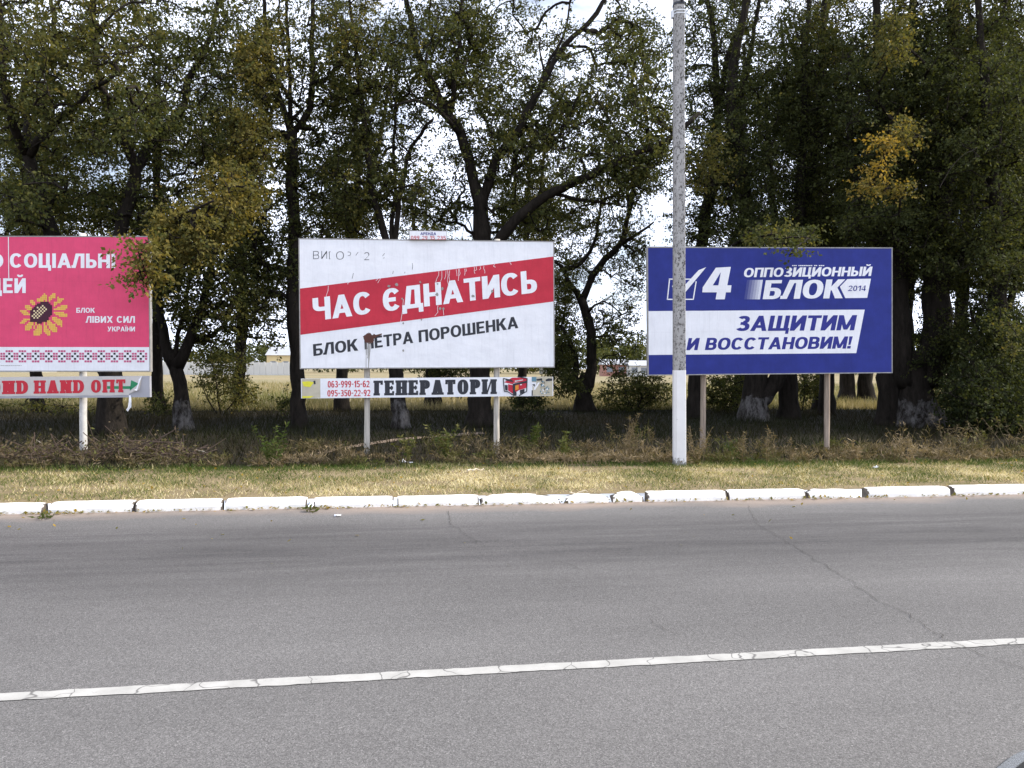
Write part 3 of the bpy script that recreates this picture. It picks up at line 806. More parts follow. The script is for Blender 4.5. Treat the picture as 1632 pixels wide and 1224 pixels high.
# phone strip
st_ = Board((479, 603.5), (881, 600.5), (881.5, 631), (480, 635), 13.92, 14.42)
mb = MB()
for q in [(st_.O + st_.X * x + st_.Z * z + st_.Y * y) for x in (0, st_.w) for z in (0, st_.h) for y in (0.003, 0.045)]: mb.v.append(bc.inv(q)[None]); mb.n += 1
mb.f = [[0,4,6,2],[1,3,7,5],[0,2,3,1],[4,5,7,6],[2,6,7,3],[0,1,5,4]]; mb.m = [0] * 6
o = mb.build('strip_sign', m_frame, root); o['label'] = 'narrow white strip sign with red phone numbers and a red generator'
a = SubArt(st_, [m_white, m_redlet, m_dark, m_beige, m_acid, m_teal, m_orange, m_red], zc(460, 350, .2696))
a.put([[(0, 0), (st_.w, 0), (st_.w, st_.h), (0, st_.h)]], 0, 0)
a.text('063-999-15-62', (231, 993), (478, 991), 39, 1, 1, .2, .14, gap=.08)
a.text('095-350-22-92', (229, 1046), (483, 1043), 38, 1, 1, .2, .14, gap=.08)
a.text('ГЕНЕРАТОРИ', (506, 1040), (1232, 1031), 88, 2, 1, .31, .16, .05, .07)
a.px([(77, 942), (187, 940), (188, 1053), (79, 1056)], 3, 1)
a.px([(80, 958), (120, 955), (150, 962), (128, 990), (90, 986)], 4, 2); a.px([(80, 1044), (150, 1042), (130, 1054), (82, 1055)], 4, 2)
a.px([(146, 955), (158, 950), (160, 972), (150, 974)], 2, 2)
a.conv = zc(780, 590, .0674)
# generator drawing
a.px([(345, 285), (540, 175), (700, 175), (885, 195), (890, 260), (580, 300), (540, 330)], 7, 1)
a.px([(545, 320), (885, 250), (885, 300), (720, 330), (560, 360)], 2, 2)
a.px([(440, 330), (550, 350), (700, 330), (880, 290), (870, 420), (700, 470), (560, 560), (440, 480)], 7, 1)
a.px([(545, 350), (625, 340), (600, 480), (640, 530), (640, 600), (560, 610)], 2, 3)
a.px([(610, 365), (690, 345), (690, 455), (610, 470)], 6, 4)
a.px([(720, 470), (830, 440), (830, 530), (710, 570)], 2, 2); a.px([(650, 530), (720, 510), (720, 580), (660, 580)], 0, 4)
a.px([(360, 350), (430, 350), (430, 480), (375, 480)], 2, 2)
for p0, p1 in [((325, 195), (350, 500)), ((325, 195), (545, 240)), ((350, 505), (430, 505)), ((430, 505), (560, 590)), ((670, 155), (880, 190)), ((890, 190), (880, 500)), ((880, 500), (700, 600)), ((380, 230), (560, 270))]:
    a.line(p0, p1, 22, 2, 4)
a.px([(600, 245), (800, 215), (800, 235), (600, 275)], 0, 3)
for x in range(620, 790, 24): a.rect(x, 243 - (x - 600) * .15, x + 14, 254 - (x - 600) * .15, 2, 4)
a.px([(725, 335), (765, 328), (765, 350), (725, 355)], 0, 3)
# scraped corner at the right end with an older drawing showing
a.px([(1000, 150), (1490, 150), (1490, 600), (1030, 605)], 3, 1)
a.px([(1000, 160), (1110, 160), (1110, 270), (1000, 265)], 5, 2)
a.px([(985, 285), (1110, 285), (1110, 320), (1060, 420), (1000, 330)], 0, 2); a.px([(1010, 330), (1080, 330), (1065, 395)], 2, 3)
a.px([(1150, 290), (1195, 290), (1080, 470), (1040, 450)], 0, 3); a.px([(1000, 470), (1025, 480), (1022, 605), (998, 605)], 2, 3)
a.px([(1110, 210), (1240, 190), (1250, 240), (1120, 250)], 2, 3); a.px([(1330, 220), (1400, 190), (1480, 200), (1480, 250), (1330, 260)], 2, 3)
rg = random.Random(8)
for i in range(46):
    x, y = rg.uniform(1180, 1400), rg.uniform(240, 540)
    if x < 1200 + (y - 300) * .0: continue
    w_, h_ = rg.uniform(10, 28), rg.uniform(12, 40)
    a.px([(x, y), (x + w_, y + rg.uniform(-6, 6)), (x + w_, y + h_), (x - 4, y + h_)], rg.choice([2, 5, 5, 2, 0]), 4 + i % 3)
a.build('strip_poster', o, bc)

# ---- right billboard: blue
br = Board((1033, 395), (1421, 396), (1421, 593), (1034, 597), 14.16, 14.52)
root = billboard(br, 'blue billboard with white slogan stripe and ticked number, behind the concrete pole', [(1125, -.1, 0.05), (1325, -.1, 0.05)], m_postb)
gr = [printed('print_fade', tuple(np.array((0.019, 0.030, 0.215)) * (1 - t) + np.array((0.72, 0.74, 0.82)) * t), .03) for t in (.06, .16, .3, .48, .7, .9)]
a = Art(br, [m_blue, m_white, m_bluelet] + gr, zc(1010, 370, .2696))
a.put([[(0, 0), (br.w, 0), (br.w, br.h), (0, br.h)]], 0, 0)
q0, q1 = br.loc(*a.conv(1365, 458)), br.loc(*a.conv(1315, 715))
a.put([[(0, br.loc(*a.conv(87, 726))[1]), q1, q0, (0, br.loc(*a.conv(87, 467))[1])]], 1, 1)
a.text('ЗАЩИТИМ', (600, 585), (1302, 580), 90, 2, 2, .23, .18, gap=.07, shear=.2)
a.text('И ВОССТАНОВИМ!', (310, 698), (1280, 688), 72, 2, 2, .23, .18, gap=.07, shear=.2)
a.conv = zc(1080, 410, .1961)
a.px([(200, 285), (203, 245), (310, 85), (432, 78), (403, 228), (437, 228), (430, 285), (392, 285), (382, 342), (308, 342), (318, 285)], 1, 1)
a.px([(285, 228), (330, 228), (350, 122)], 0, 2)
a.text('ОППОЗИЦИОННЫЙ', (533, 163), (1570, 152), 76, 1, 1, .22, .18, gap=.07, shear=.18)
a.text('БЛОК', (690, 341), (1335, 333), 154, 1, 1, .25, .17, gap=.06, shear=.17)
for i in range(6):
    x0, x1 = 552 + i * 21.5, 552 + (i + 1) * 21.5 - .6
    a.px([(x0 - 12, 342), (x1 - 12, 342), (x1 + 12, 184), (x0 + 12, 184)], 3 + i, 1)
a.px([(1318, 240), (1378, 178), (1570, 174), (1540, 330), (1362, 332)], 1, 1)
a.text('2014', (1382, 275), (1524, 274), 44, 2, 2, .16, .14, gap=.12, shear=.18)
rg = random.Random(3)
x = 930
while x < 1190:
    w_ = rg.uniform(8, 14); a.rect(x, 64, x + w_, 72, 1, 1); x += w_ + (14 if rg.random() < .12 else 3)
# ticked box
for p0, p1 in [((-72, 178), (120, 178)), ((-84, 342), (126, 342)), ((126, 346), (150, 196)), ((-84, 346), (-66, 176))]: a.line(p0, p1, 9, 1, 1 + (p0[0] == p1[0]))
a.px([(-48, 235), (-22, 205), (25, 262), (170, 105), (232, 80), (20, 335)], 1, 2)
a.build('poster', root)
mb = MB(); mb.box((0.02, -0.006, br.h + 0.019), (0.80, 0.02, br.h + 0.026)); mb.build('edge_strip', m_white, root)

# ------------------------------------------------------------ concrete pole
pb = ground(1082.5, 741, GZ)
pole = empty('utility_pole', (pb[0], pb[1], GZ), 'tall square concrete pole with whitewashed foot, in front of the blue billboard', 'utility pole')
pole.rotation_euler = (R(.25), R(-.68), math.atan2(ud[1], ud[0]) - R(8))
def polesec(z):
    w = 0.089 - 0.0018 * z; c = 0.026
    d = w * 1.1
    return [(-w, d - .02, z), (-w, -d + 2*c, z), (-w + c*1.25, -d, z), (w - .008, -d, z), (w, -d + .008, z), (w, d - .02, z), (w - .02, d, z), (-w + .02, d, z)]
def polepart(z0, z1, n, grow=0):
    mb = MB(); V = []
    for i in range(n + 1): V += [(x * (1 + grow), y * (1 + grow), z) for x, y, z in polesec(z0 + (z1 - z0) * i / n)]
    F = [(i*8+j, i*8+(j+1) % 8, (i+1)*8+(j+1) % 8, (i+1)*8+j) for i in range(n) for j in range(8)] + [tuple(range(8))[::-1], tuple(n*8+j for j in range(8))]
    mb.add(V, F); return mb
zt = at(1082, 590, pb[1])[2] - GZ
polepart(zt, 9.6, 8).build('shaft', m_conc, pole)
polepart(-.2, zt, 4, .02).build('whitewashed_foot', m_polew, pole)
zb = at(1082, 26, pb[1])[2] - GZ
mb = MB()
for dz in (0.0, .045):
    s_ = polesec(zb + dz)
    P_ = [(x * 1.07, y * 1.07, z) for x, y, z in s_] + [(x * 1.07, y * 1.07, z + .016) for x, y, z in s_] + [(x * 1.0, y * 1.0, z) for x, y, z in s_] + [(x, y, z + .016) for x, y, z in s_]
    mb.add(P_, [(j, (j+1) % 8, 8+(j+1) % 8, 8+j) for j in range(8)] + [(8+j, 8+(j+1) % 8, 24+(j+1) % 8, 24+j) for j in range(8)] + [((j+1) % 8, j, 16+j, 16+(j+1) % 8) for j in range(8)])
mb.box((.082, -.03, zb - .05), (.12, .03, zb + .09)); mb.box((-.112, -.03, zb - .04), (-.08, .03, zb + .07))
mb.tube([(.12, 0, zb + .03), (.15, 0, zb + .03), (.165, 0, zb - .01), (.155, 0, zb - .045)], .011, 6)
band = mb.build('clamp', m_galv, pole)
zb2 = at(1082, 11, pb[1])[2] - GZ
mb = MB()
s_ = polesec(zb2); P_ = [(x * 1.09, y * 1.09, z) for x, y, z in s_] + [(x * 1.09, y * 1.09, z + .035) for x, y, z in s_]
mb.add(P_, [(j, (j+1) % 8, 8+(j+1) % 8, 8+j) for j in range(8)] + [tuple(range(8))[::-1], tuple(range(8, 16))])
mb.box((.01, -.13, zb2 + .036), (.045, -.09, zb2 + .9))
mb.build('dark_bracket', m_darkiron, pole)

# ------------------------------------------------------------ trees
def spline(P, step=.28):
    P = np.asarray(P, float)
    if len(P) > 2:                               # Catmull-Rom through the traced joints
        Q = []
        E = np.vstack([2*P[0]-P[1], P, 2*P[-1]-P[-2]])
        for i in range(1, len(E) - 2):
            p0, p1, p2, p3 = E[i-1], E[i], E[i+1], E[i+2]
            n = max(2, int(np.linalg.norm(p2 - p1) / step))
            for t in np.arange(n) / n:
                Q.append(.5*((2*p1) + (-p0+p2)*t + (2*p0-5*p1+4*p2-p3)*t*t + (-p0+3*p1-3*p2+p3)*t**3))
        Q.append(P[-1]); return np.array(Q)
    n = max(2, int(np.linalg.norm(P[1] - P[0]) / step))
    return P[0] + (P[1] - P[0]) * np.linspace(0, 1, n + 1)[:, None]
def leaves(C, D, size, rng, droop=.35):
    n = len(C)
    A = D * .6 + rng.normal(size=(n, 3)) * .7 + np.array([0, 0, -droop])
    A /= np.linalg.norm(A, axis=1, keepdims=True)
    B = np.cross(A, rng.normal(size=(n, 3))); B /= np.linalg.norm(B, axis=1, keepdims=True) + 1e-9
    Ln = size * rng.uniform(.65, 1.3, (n, 1)); Wn = Ln * rng.uniform(.26, .40, (n, 1))
    V = np.empty((n, 4, 3))
    V[:, 0] = C; V[:, 1] = C + A * Ln * .45 + B * Wn; V[:, 2] = C + A * Ln; V[:, 3] = C + A * Ln * .45 - B * Wn
    return V.reshape(-1, 3)
def grow(name, label, cat, base, stems, blobs, seed, group=None, white=False, leaf=.074, nl=54, spread=.29, flare=True, twig=.0056, tint0=.34, seg=9):
    """base: (px, py, depth). stems: ([(px, py[, depth offset])...], r0, r1). blobs: (px, py, rx, ry, depth offset, depth radius, clusters[, tint[, density]])."""
    rng = np.random.default_rng(seed)
    bx, by, D0 = base
    B = at(bx, by, D0); B[2] = GZ
    root = empty(name, tuple(B), label, cat, group)
    W3 = lambda q: at(q[0], q[1], D0 + (q[2] if len(q) > 2 else 0)) - B
    tr = MB()
    nodes, par, fixed = [], [], []
    for i, (pts, r0, r1) in enumerate(stems):
        P = spline([W3(q) for q in pts])
        if pts[0][0] == bx and pts[0][1] == by: P[:, 2] -= P[0, 2] + .15
        P[1:-1] += rng.normal(0, .018, P[1:-1].shape)
        rad = np.linspace(r0, r1, len(P)) * (1 + .05 * rng.normal(size=len(P)))
        if i == 0 and flare: rad *= 1 + .55 * np.exp(-np.maximum(P[:, 2] + .1, 0) / .28)
        tr.tube(P, rad, seg if r0 > .08 else 6, jit=.05, rng=rng)
        k0 = len(nodes)
        for j, p in enumerate(P):
            if P[j, 2] < .5 and len(stems) > 1 and flare: continue
            nodes.append(p); par.append(len(nodes) - 2 if len(nodes) - 1 > k0 else -1); fixed.append(rad[j])
    pts, tn, dn = [], [], []
    for b in blobs:
        px, py, rx, ry, dd, rd, n = b[:7]
        q = rng.normal(size=(n, 3)); q /= np.linalg.norm(q, axis=1, keepdims=True); q *= rng.uniform(0, 1, (n, 1)) ** .42
        for e in q:
            w_ = W3((px + e[0] * rx, py + e[1] * ry, dd + e[2] * rd))
            pts.append(w_); tn.append(b[7] if len(b) > 7 else tint0); dn.append(b[8] if len(b) > 8 else 1.0)
        for e in q[:int(n * .4)]:               # nearly bare twigs reaching past the leaves
            e2 = e * 1.25 + rng.normal(0, .25, 3)
            pts.append(W3((px + e2[0] * rx, py + e2[1] * ry, dd + e2[2] * rd))); tn.append(tint0); dn.append(.12)
    pts = np.array(pts).reshape(-1, 3); tn = np.array(tn); dn = np.array(dn)
    N0 = len(nodes)
    cap = N0 + len(pts) * 40 + 10
    NP = np.zeros((cap, 3)); NP[:N0] = nodes
    pa = np.full(cap, -1); pa[:N0] = par
    cnt = np.zeros(cap); N = N0
    d0 = np.array([np.min(np.linalg.norm(NP[:N0] - p, axis=1)) for p in pts])
    chains = []
    for i in np.argsort(d0):
        p = pts[i]
        dv_ = NP[:N] - p
        dist = np.linalg.norm(dv_, axis=1) + .5 * np.maximum(0, dv_[:, 2])
        j = int(np.argmin(dist)); d = np.linalg.norm(NP[j] - p)
        n = int(min(38, max(2, d / .22)))
        t = np.linspace(0, 1, n + 1)[1:, None]
        c = NP[j] * .5 + p * .5 + np.array([0, 0, .18 * d]) + rng.normal(0, .10 * d, 3)
        Q = NP[j] * (1-t)**2 + c * 2 * t * (1-t) + p * t * t + rng.normal(0, .018, (n, 3))
        NP[N:N+n] = Q; pa[N] = j; pa[N+1:N+n] = np.arange(N, N+n-1)
        idx = np.r_[j, np.arange(N, N + n)]
        chains.append((idx, i)); N += n
        q_ = idx[-1]
        while q_ >= 0 and q_ >= N0: cnt[q_] += 1; q_ = pa[q_]
    LV, LT, TW = [], [], []
    for idx, i in chains:
        P = NP[idx]
        rr = twig * np.sqrt(np.maximum(cnt[idx], 1)) + .0015
        rr[0] = rr[1]
        tr.tube(P, np.minimum(rr, .09), 4 if rr[0] < .02 else 6, cap=False)
        L_ = np.linalg.norm(P[-1] - P[0])
        nt_ = int(round(nl / 9 * dn[i] * rng.uniform(.6, 1.3)))
        if nt_ < 1: continue
        ax_ = (P[-1] - P[0]) / (L_ + 1e-9)
        for q in range(nt_):
            f = 1 - min(1.0, .8 / (L_ + 1e-6)) * rng.uniform(0, 1)
            k_ = f * (len(P) - 1); k0 = min(int(k_), len(P) - 2)
            p = P[k0] + (P[k0+1] - P[k0]) * (k_ - k0)
            e = ax_ * .5 + rng.normal(size=3) * np.array([1, 1, .55]); e /= np.linalg.norm(e)
            ln = spread * rng.uniform(.8, 2.0)
            w_ = np.cross(e, rng.normal(size=3)); w_ *= .0035 / (np.linalg.norm(w_) + 1e-9)
            TW.append(np.array([p - w_, p + w_, p + e * ln]))
            m_ = max(3, int(10 * ln / .42))
            t_ = rng.uniform(.12, 1.05, (m_, 1))
            C = p + e * ln * t_ + rng.normal(0, .028, (m_, 3)) - np.array([0, 0, .05]) * t_ ** 2
            LV.append(leaves(C, np.repeat(e[None], m_, 0), leaf, rng))
            LT.append(np.clip(tn[i] + rng.normal(0, .075) + rng.normal(0, .06, m_), 0, 1))
    if TW:
        TW = np.concatenate(TW)
        tr.add(TW, [(3*q, 3*q+1, 3*q+2) for q in range(len(TW) // 3)])
    tr.build('trunk' if cat == 'tree' else 'stem', m_barkw if white else m_bark, root, smooth=True)
    if LV: bulk('crown' if cat == 'tree' else 'foliage', np.concatenate(LV), 4, m_leaf, np.concatenate(LT), root)
    return root
def copy_tree(o, loc, rz, sc, label, group=None):
    c = o.copy(); COL.objects.link(c)
    c.location = loc; c.rotation_euler = (0, 0, rz); c.scale = (sc, sc, sc)
    tag(c, label)
    for ch in o.children:
        d = ch.copy(); COL.objects.link(d); d.parent = c
    return c
TG = 'trees of the shelter belt'
tA = grow('broadleaf_tree', 'wide dark tree forking low behind the pink billboard', 'tree', (178, 702, 18), [
    ([(178, 702), (176, 640), (177, 590), (184, 545)], .30, .20), ([(176, 600), (150, 520), (105, 430), (85, 375), (62, 300), (45, 250)], .21, .13),
    ([(45, 250), (22, 200, -.5), (8, 150, -1), (4, 60, -1), (-8, -60, -1)], .10, .04), ([(45, 252), (43, 200, .5), (39, 135, 1), (75, 105, 1), (88, 60, 1), (70, -60, 1)], .09, .03),
    ([(47, 248), (85, 200, -1), (130, 160, -1.5), (142, 145, -1.5), (185, 118, -2)], .10, .03), ([(41, 135, 1), (100, 87, 0), (150, 65, -.5), (168, 42, -1)], .06, .02),
    ([(182, 590), (190, 480), (192, 370), (215, 285), (210, 245), (190, 205), (172, 170), (150, 80), (150, -50)], .20, .04), ([(214, 288), (235, 235, .8), (288, 182, 1.2), (300, 130, 1.5), (335, 60, 1.5), (352, -30, 1.5)], .13, .04)],
    [(60, 80, 110, 110, -1, 2, 135, .44), (160, 70, 100, 110, 0, 2.5, 135, .44), (70, 170, 95, 55, -1, 1.5, 45, .38), (190, 190, 90, 60, -1, 2, 85), (300, 200, 80, 70, 1, 2, 65), (270, 110, 60, 70, 1, 2, 26), (345, 60, 55, 80, 1, 2, 70), (110, -130, 230, 110, 0, 3, 150), (100, 250, 150, 70, 1, 2, 60), (240, 60, 60, 70, 2, 2, 40),  # raised tint on the top blobs puts sunlight into the leaf colour
     (30, 320, 60, 50, -1, 2, 50), (240, 330, 90, 50, 1, 2, 70), (130, 320, 60, 50, 1, 2, 25), (15, 420, 40, 60, 2, 1, 25), (75, 330, 90, 50, 2.5, 1.5, 50), (190, 340, 60, 40, 2, 1.5, 40)], 1, TG)
tB = grow('broadleaf_tree', 'small low-forked tree with patchy whitewashed foot and yellowing leaves', 'tree', (293, 692, 19.3), [
    ([(293, 692), (291, 650), (286, 605), (277, 575), (272, 555)], .21, .11), ([(278, 587), (262, 545), (255, 500), (248, 440), (240, 395, -.5)], .13, .05), ([(279, 580), (285, 530), (300, 470), (305, 420)], .065, .03), ([(281, 585), (300, 545), (318, 500), (330, 455), (345, 390)], .15, .05),
    ([(248, 440), (240, 425, -2.5), (230, 410, -5), (222, 425, -6.5)], .05, .015), ([(240, 395, -.5), (260, 360, -2.5), (300, 340, -3.5), (340, 320, -4)], .05, .02)],
    [(320, 420, 80, 70, 0, 1.2, 130), (350, 490, 75, 45, 0, 1.2, 60, .42), (270, 430, 35, 60, -.5, 1, 40), (226, 420, 11, 45, -6.5, .25, 22, .60, .8), (310, 365, 75, 45, -3, 1, 85, .58), (365, 320, 50, 60, -2.5, 1, 60, .60), (268, 390, 26, 25, -3, .8, 22, .6), (340, 540, 60, 25, .5, 1, 22), (400, 430, 75, 80, 1.5, 1.2, 90, .36, .8), (400, 520, 60, 30, 1, 1, 26, .36, .8), (300, 500, 40, 40, .5, .8, 26, .34, .8)], 2, TG, white=True)
tC = grow('broadleaf_tree', 'slim upright tree with leafy trunk just left of the white billboard', 'tree', (478, 692, 20), [
    ([(478, 692), (474, 600), (468, 480), (470, 380), (466, 280), (465, 205)], .19, .13), ([(464, 212), (448, 165), (430, 120), (424, 60), (418, -70)], .09, .03), ([(466, 210), (489, 185), (497, 150), (497, 60), (502, -70)], .09, .03), ([(465, 210), (461, 100), (456, -30)], .06, .03)],
    [(470, 330, 24, 140, 0, .35, 75), (425, 100, 75, 120, 0, 2, 130, .42), (525, 90, 70, 130, 0, 2, 95), (410, 95, 40, 60, -1.5, 1, 45, .58), (393, 230, 42, 95, -1.5, 1, 95, .56), (460, -130, 150, 90, 0, 2.5, 100), (425, 420, 45, 90, .5, 1.2, 45), (515, 320, 40, 80, .5, 1.5, 45), (530, 200, 55, 90, 1, 1.5, 60), (410, 330, 60, 80, 2, 1.5, 60), (400, 470, 60, 55, 2, 1.2, 30), (350, 180, 60, 100, 2, 1.5, 60)], 3, TG)
tD = grow('broadleaf_tree', 'leaning tree with a hollow pale stump foot behind the white billboard', 'tree', (640, 694, 20.2), [
    ([(640, 694), (639, 660), (632, 635), (628, 560), (626, 500)], .20, .15), ([(626, 520), (612, 370), (596, 325), (586, 250), (575, 150), (560, 30), (555, -60)], .11, .025), ([(627, 520), (630, 370), (640, 300), (655, 235), (690, 190, -1)], .10, .03), ([(626, 500), (624, 380), (630, 310, 1), (628, 200, 1), (640, 60, 1)], .07, .02)],
    [(585, 120, 75, 140, 0, 2, 110), (570, 290, 55, 80, 0, 1.5, 60, .40), (650, 300, 60, 60, 0, 1.5, 40), (600, -120, 120, 90, 0, 2, 60), (560, 60, 50, 70, -1, 1, 30, .55), (600, 230, 90, 120, 2, 2, 110), (640, 110, 60, 110, 1, 2, 70), (560, 340, 60, 45, 2, 2, 40)], 4, TG, white=True)
tE = grow('broadleaf_tree', 'big straight-trunked spreading tree behind the right half of the white billboard', 'tree', (765, 690, 21), [
    ([(765, 690), (766, 600), (770, 480), (769, 370), (765, 305)], .29, .21), ([(764, 320), (748, 260), (735, 215), (715, 180), (680, 120), (655, 40), (640, -70)], .16, .04), ([(716, 185), (722, 150), (730, 90), (735, 15), (740, -60)], .08, .03),
    ([(735, 215), (700, 178, -1), (660, 158, -1.5), (625, 170, -2)], .08, .025), ([(768, 330), (790, 260), (830, 200), (857, 148), (890, 85), (950, 20), (1000, -60)], .13, .04), ([(857, 150), (868, 115), (888, 78), (903, 48), (908, 5)], .055, .02), ([(868, 118), (860, 80), (862, 60)], .03, .012),
    ([(770, 430), (800, 375, -.5), (870, 312, -1), (930, 285, -1.5), (1000, 250, -2), (1060, 225, -2), (1115, 180, -2)], .16, .05), ([(880, 308, -1), (940, 320, -1), (1000, 330, 0)], .05, .02), ([(771, 400), (740, 360, 1), (700, 350, 1.5)], .06, .02)],
    [(690, 90, 95, 120, 0, 2.2, 150), (770, 160, 70, 90, 0, 2, 90), (820, 240, 80, 70, 0, 2, 100), (965, 130, 115, 110, -.5, 2.2, 150), (1020, 210, 65, 85, -1.5, 1.5, 120), (870, 340, 80, 32, 0, 1.5, 50), (820, -130, 230, 100, 0, 3, 150), (700, 330, 55, 50, 1, 1.5, 30), (950, 260, 90, 40, -1.5, 1.2, 60), (740, 70, 60, 90, 1, 2, 80), (800, 60, 110, 90, 1.5, 2, 110), (850, 180, 80, 70, 2, 2, 80), (1010, 70, 70, 90, 1, 2, 90), (720, 280, 70, 60, 2, 1.5, 45), (840, 345, 80, 35, 2, 1.5, 50), (930, 200, 80, 60, 1.5, 1.5, 70), (1000, 295, 60, 28, 0, 1.5, 30)], 5, TG)
tF = grow('broadleaf_tree', 'thin-leaved tree with sinuous open branches in the gap between two billboards', 'tree', (932, 658, 29), [
    ([(932, 658), (930, 635), (930, 612), (934, 590)], .33, .19), ([(932, 625), (941, 600), (943, 560), (938, 510), (926, 475)], .21, .16), ([(926, 625), (917, 600), (918, 575), (908, 545), (895, 520)], .16, .06),
    ([(926, 480), (906, 447), (897, 427), (878, 412)], .11, .04), ([(898, 430), (925, 420), (948, 385), (955, 340), (962, 290)], .09, .03), ([(928, 478), (945, 440), (965, 412), (990, 387), (1000, 350), (1010, 300), (1014, 240)], .14, .05), ([(988, 390), (1020, 370), (1042, 354)], .08, .03), ([(935, 500), (960, 480, -1), (990, 500, -1)], .05, .02)],
    [(895, 560, 30, 45, 0, 1.2, 110, .25), (985, 545, 38, 45, 0, 1.5, 40, .2, .7), (935, 345, 70, 45, 0, 2, 60), (1005, 290, 55, 45, 0, 2, 55), (1015, 450, 28, 70, .5, 1, 34, .2, .8), (905, 460, 22, 60, 0, 1.2, 40), (970, 400, 60, 60, 1, 1.5, 60, .3, .7), (975, 500, 45, 45, 1, 1.5, 46, .3, .7), (1015, 380, 25, 60, .5, 1.2, 40, .3, .8), (890, 490, 22, 50, 1, 1.2, 40, .28, .8), (900, 610, 25, 18, -1, .8, 30, .25)], 6, TG, leaf=.08)
tG0 = grow('broadleaf_tree', 'dark tree whose trunk stands just behind the concrete pole', 'tree', (1108, 672, 25), [
    ([(1108, 672), (1110, 520), (1122, 360), (1142, 220), (1138, 60), (1120, -60)], .26, .06), ([(1122, 350), (1170, 200), (1200, 60), (1220, -60)], .14, .04), ([(1142, 215), (1160, 90), (1196, 0), (1210, -50)], .12, .04)],
    [(1130, 230, 75, 150, 0, 2, 190, .22), (1140, 50, 80, 90, 0, 2, 110), (1100, 380, 45, 60, 0, 1.5, 50), (1125, 260, 40, 60, -4, 1, 35, .5), (1150, -120, 120, 80, 0, 2, 60)], 7, TG, tint0=.25, nl=66)
tG1 = grow('broadleaf_tree', 'double-stemmed dark tree with a whitewashed foot under the blue billboard', 'tree', (1201, 676, 24), [
    ([(1201, 676), (1202, 640), (1203, 600), (1197, 480), (1185, 300), (1165, 150), (1185, 20), (1200, -70)], .38, .06), ([(1206, 645), (1228, 618), (1246, 585), (1262, 480), (1275, 300), (1285, 100), (1290, -40)], .24, .05)],
    [(1200, 230, 95, 150, 0, 2.5, 290, .22), (1260, 120, 90, 130, 0, 2, 170), (1200, 370, 80, 45, -2, 1.5, 90, .2), (1250, 378, 60, 12, -6, 2, 34, .35), (1264, 404, 7, 16, -10.3, .1, 4, .28, .5), (1240, -120, 130, 80, 0, 2, 80)], 8, TG, tint0=.25, nl=74, white=True)
tG2 = grow('broadleaf_tree', 'straight dark trunk beside the whitewashed one under the blue billboard', 'tree', (1258, 676, 25), [
    ([(1258, 676), (1255, 600), (1248, 450), (1300, 250), (1310, 60), (1320, -60)], .30, .06), ([(1250, 440), (1230, 300, 1), (1220, 150, 1)], .15, .05)],
    [(1310, 210, 85, 170, 0, 2.5, 300, .22), (1330, 70, 70, 90, 0, 2, 120, .42), (1300, 370, 80, 45, 0, 2, 110, .2)], 9, TG, tint0=.25, nl=74)
tG3 = grow('broadleaf_tree', 'left of two slim far trunks seen between the posts under the blue billboard', 'tree', (1348, 644, 38), [
    ([(1348, 644), (1350, 590), (1348, 450), (1340, 300), (1335, 180)], .36, .1)], [(1345, 360, 60, 90, 0, 3, 170, .2), (1340, 250, 70, 70, 0, 3, 110, .2)], 10, TG, tint0=.25, leaf=.10)
tG4 = grow('broadleaf_tree', 'right of two slim far trunks seen between the posts under the blue billboard', 'tree', (1382, 644, 38), [
    ([(1382, 644), (1379, 590), (1384, 450), (1392, 300), (1395, 180)], .36, .1)], [(1395, 360, 60, 90, 0, 3, 170, .2), (1400, 250, 70, 70, 0, 3, 110, .2)], 11, TG, tint0=.25, leaf=.10)
tG5 = grow('broadleaf_tree', 'massive twin-trunked tree with whitewashed foot at the right end of the blue billboard', 'tree', (1464, 684, 22), [
    ([(1464, 684), (1460, 640), (1456, 605), (1464, 555)], .58, .30), ([(1446, 615), (1433, 545), (1431, 450), (1428, 350), (1410, 200), (1398, 50), (1395, -60)], .34, .08), ([(1474, 615), (1492, 540), (1490, 450), (1497, 350), (1512, 200), (1520, 0), (1520, -70)], .42, .10), ([(1492, 480), (1522, 420, -.5), (1562, 372, -1), (1612, 330, -1.5), (1660, 300, -2)], .16, .05)],
    [(1400, 170, 90, 170, 0, 2.5, 300, .23), (1500, 170, 90, 180, 0, 2.5, 300, .23), (1400, 345, 70, 60, -1, 2, 110, .2), (1490, 400, 60, 70, -.5, 1.5, 90, .25), (1408, 232, 10, 10, -4, .4, 4, .86), (1402, 272, 12, 14, -4, .4, 4, .86), (1385, 290, 18, 14, -4, .5, 5, .74), (1440, 215, 24, 32, -3.5, .8, 15, .58), (1420, 300, 34, 8, -3.5, .6, 7, .66), (1425, 60, 26, 55, -3, .8, 34, .5), (1430, -120, 150, 80, 0, 2, 120)], 12, TG, tint0=.25, nl=78, white=True)
tG6 = grow('broadleaf_tree', 'dark bushy tree leafy down to the ground at the right edge', 'tree', (1585, 694, 20.5), [
    ([(1585, 694), (1588, 560), (1592, 420), (1580, 250), (1565, 80), (1560, -60)], .24, .06), ([(1588, 540), (1620, 450), (1650, 330)], .12, .04), ([(1588, 600), (1560, 540), (1545, 480)], .08, .03)],
    [(1590, 200, 90, 190, 0, 2.5, 280, .24), (1600, 400, 60, 70, 0, 1.5, 100, .28), (1580, 560, 60, 90, 0, 1.5, 200, .14), (1500, 560, 40, 90, 1.5, 1.2, 90, .14), (1620, 630, 50, 60, -.5, 1, 110, .15), (1610, 520, 20, 40, -2, .6, 8, .4), (1600, -120, 150, 80, 0, 2, 100)], 13, TG, tint0=.25, nl=78)
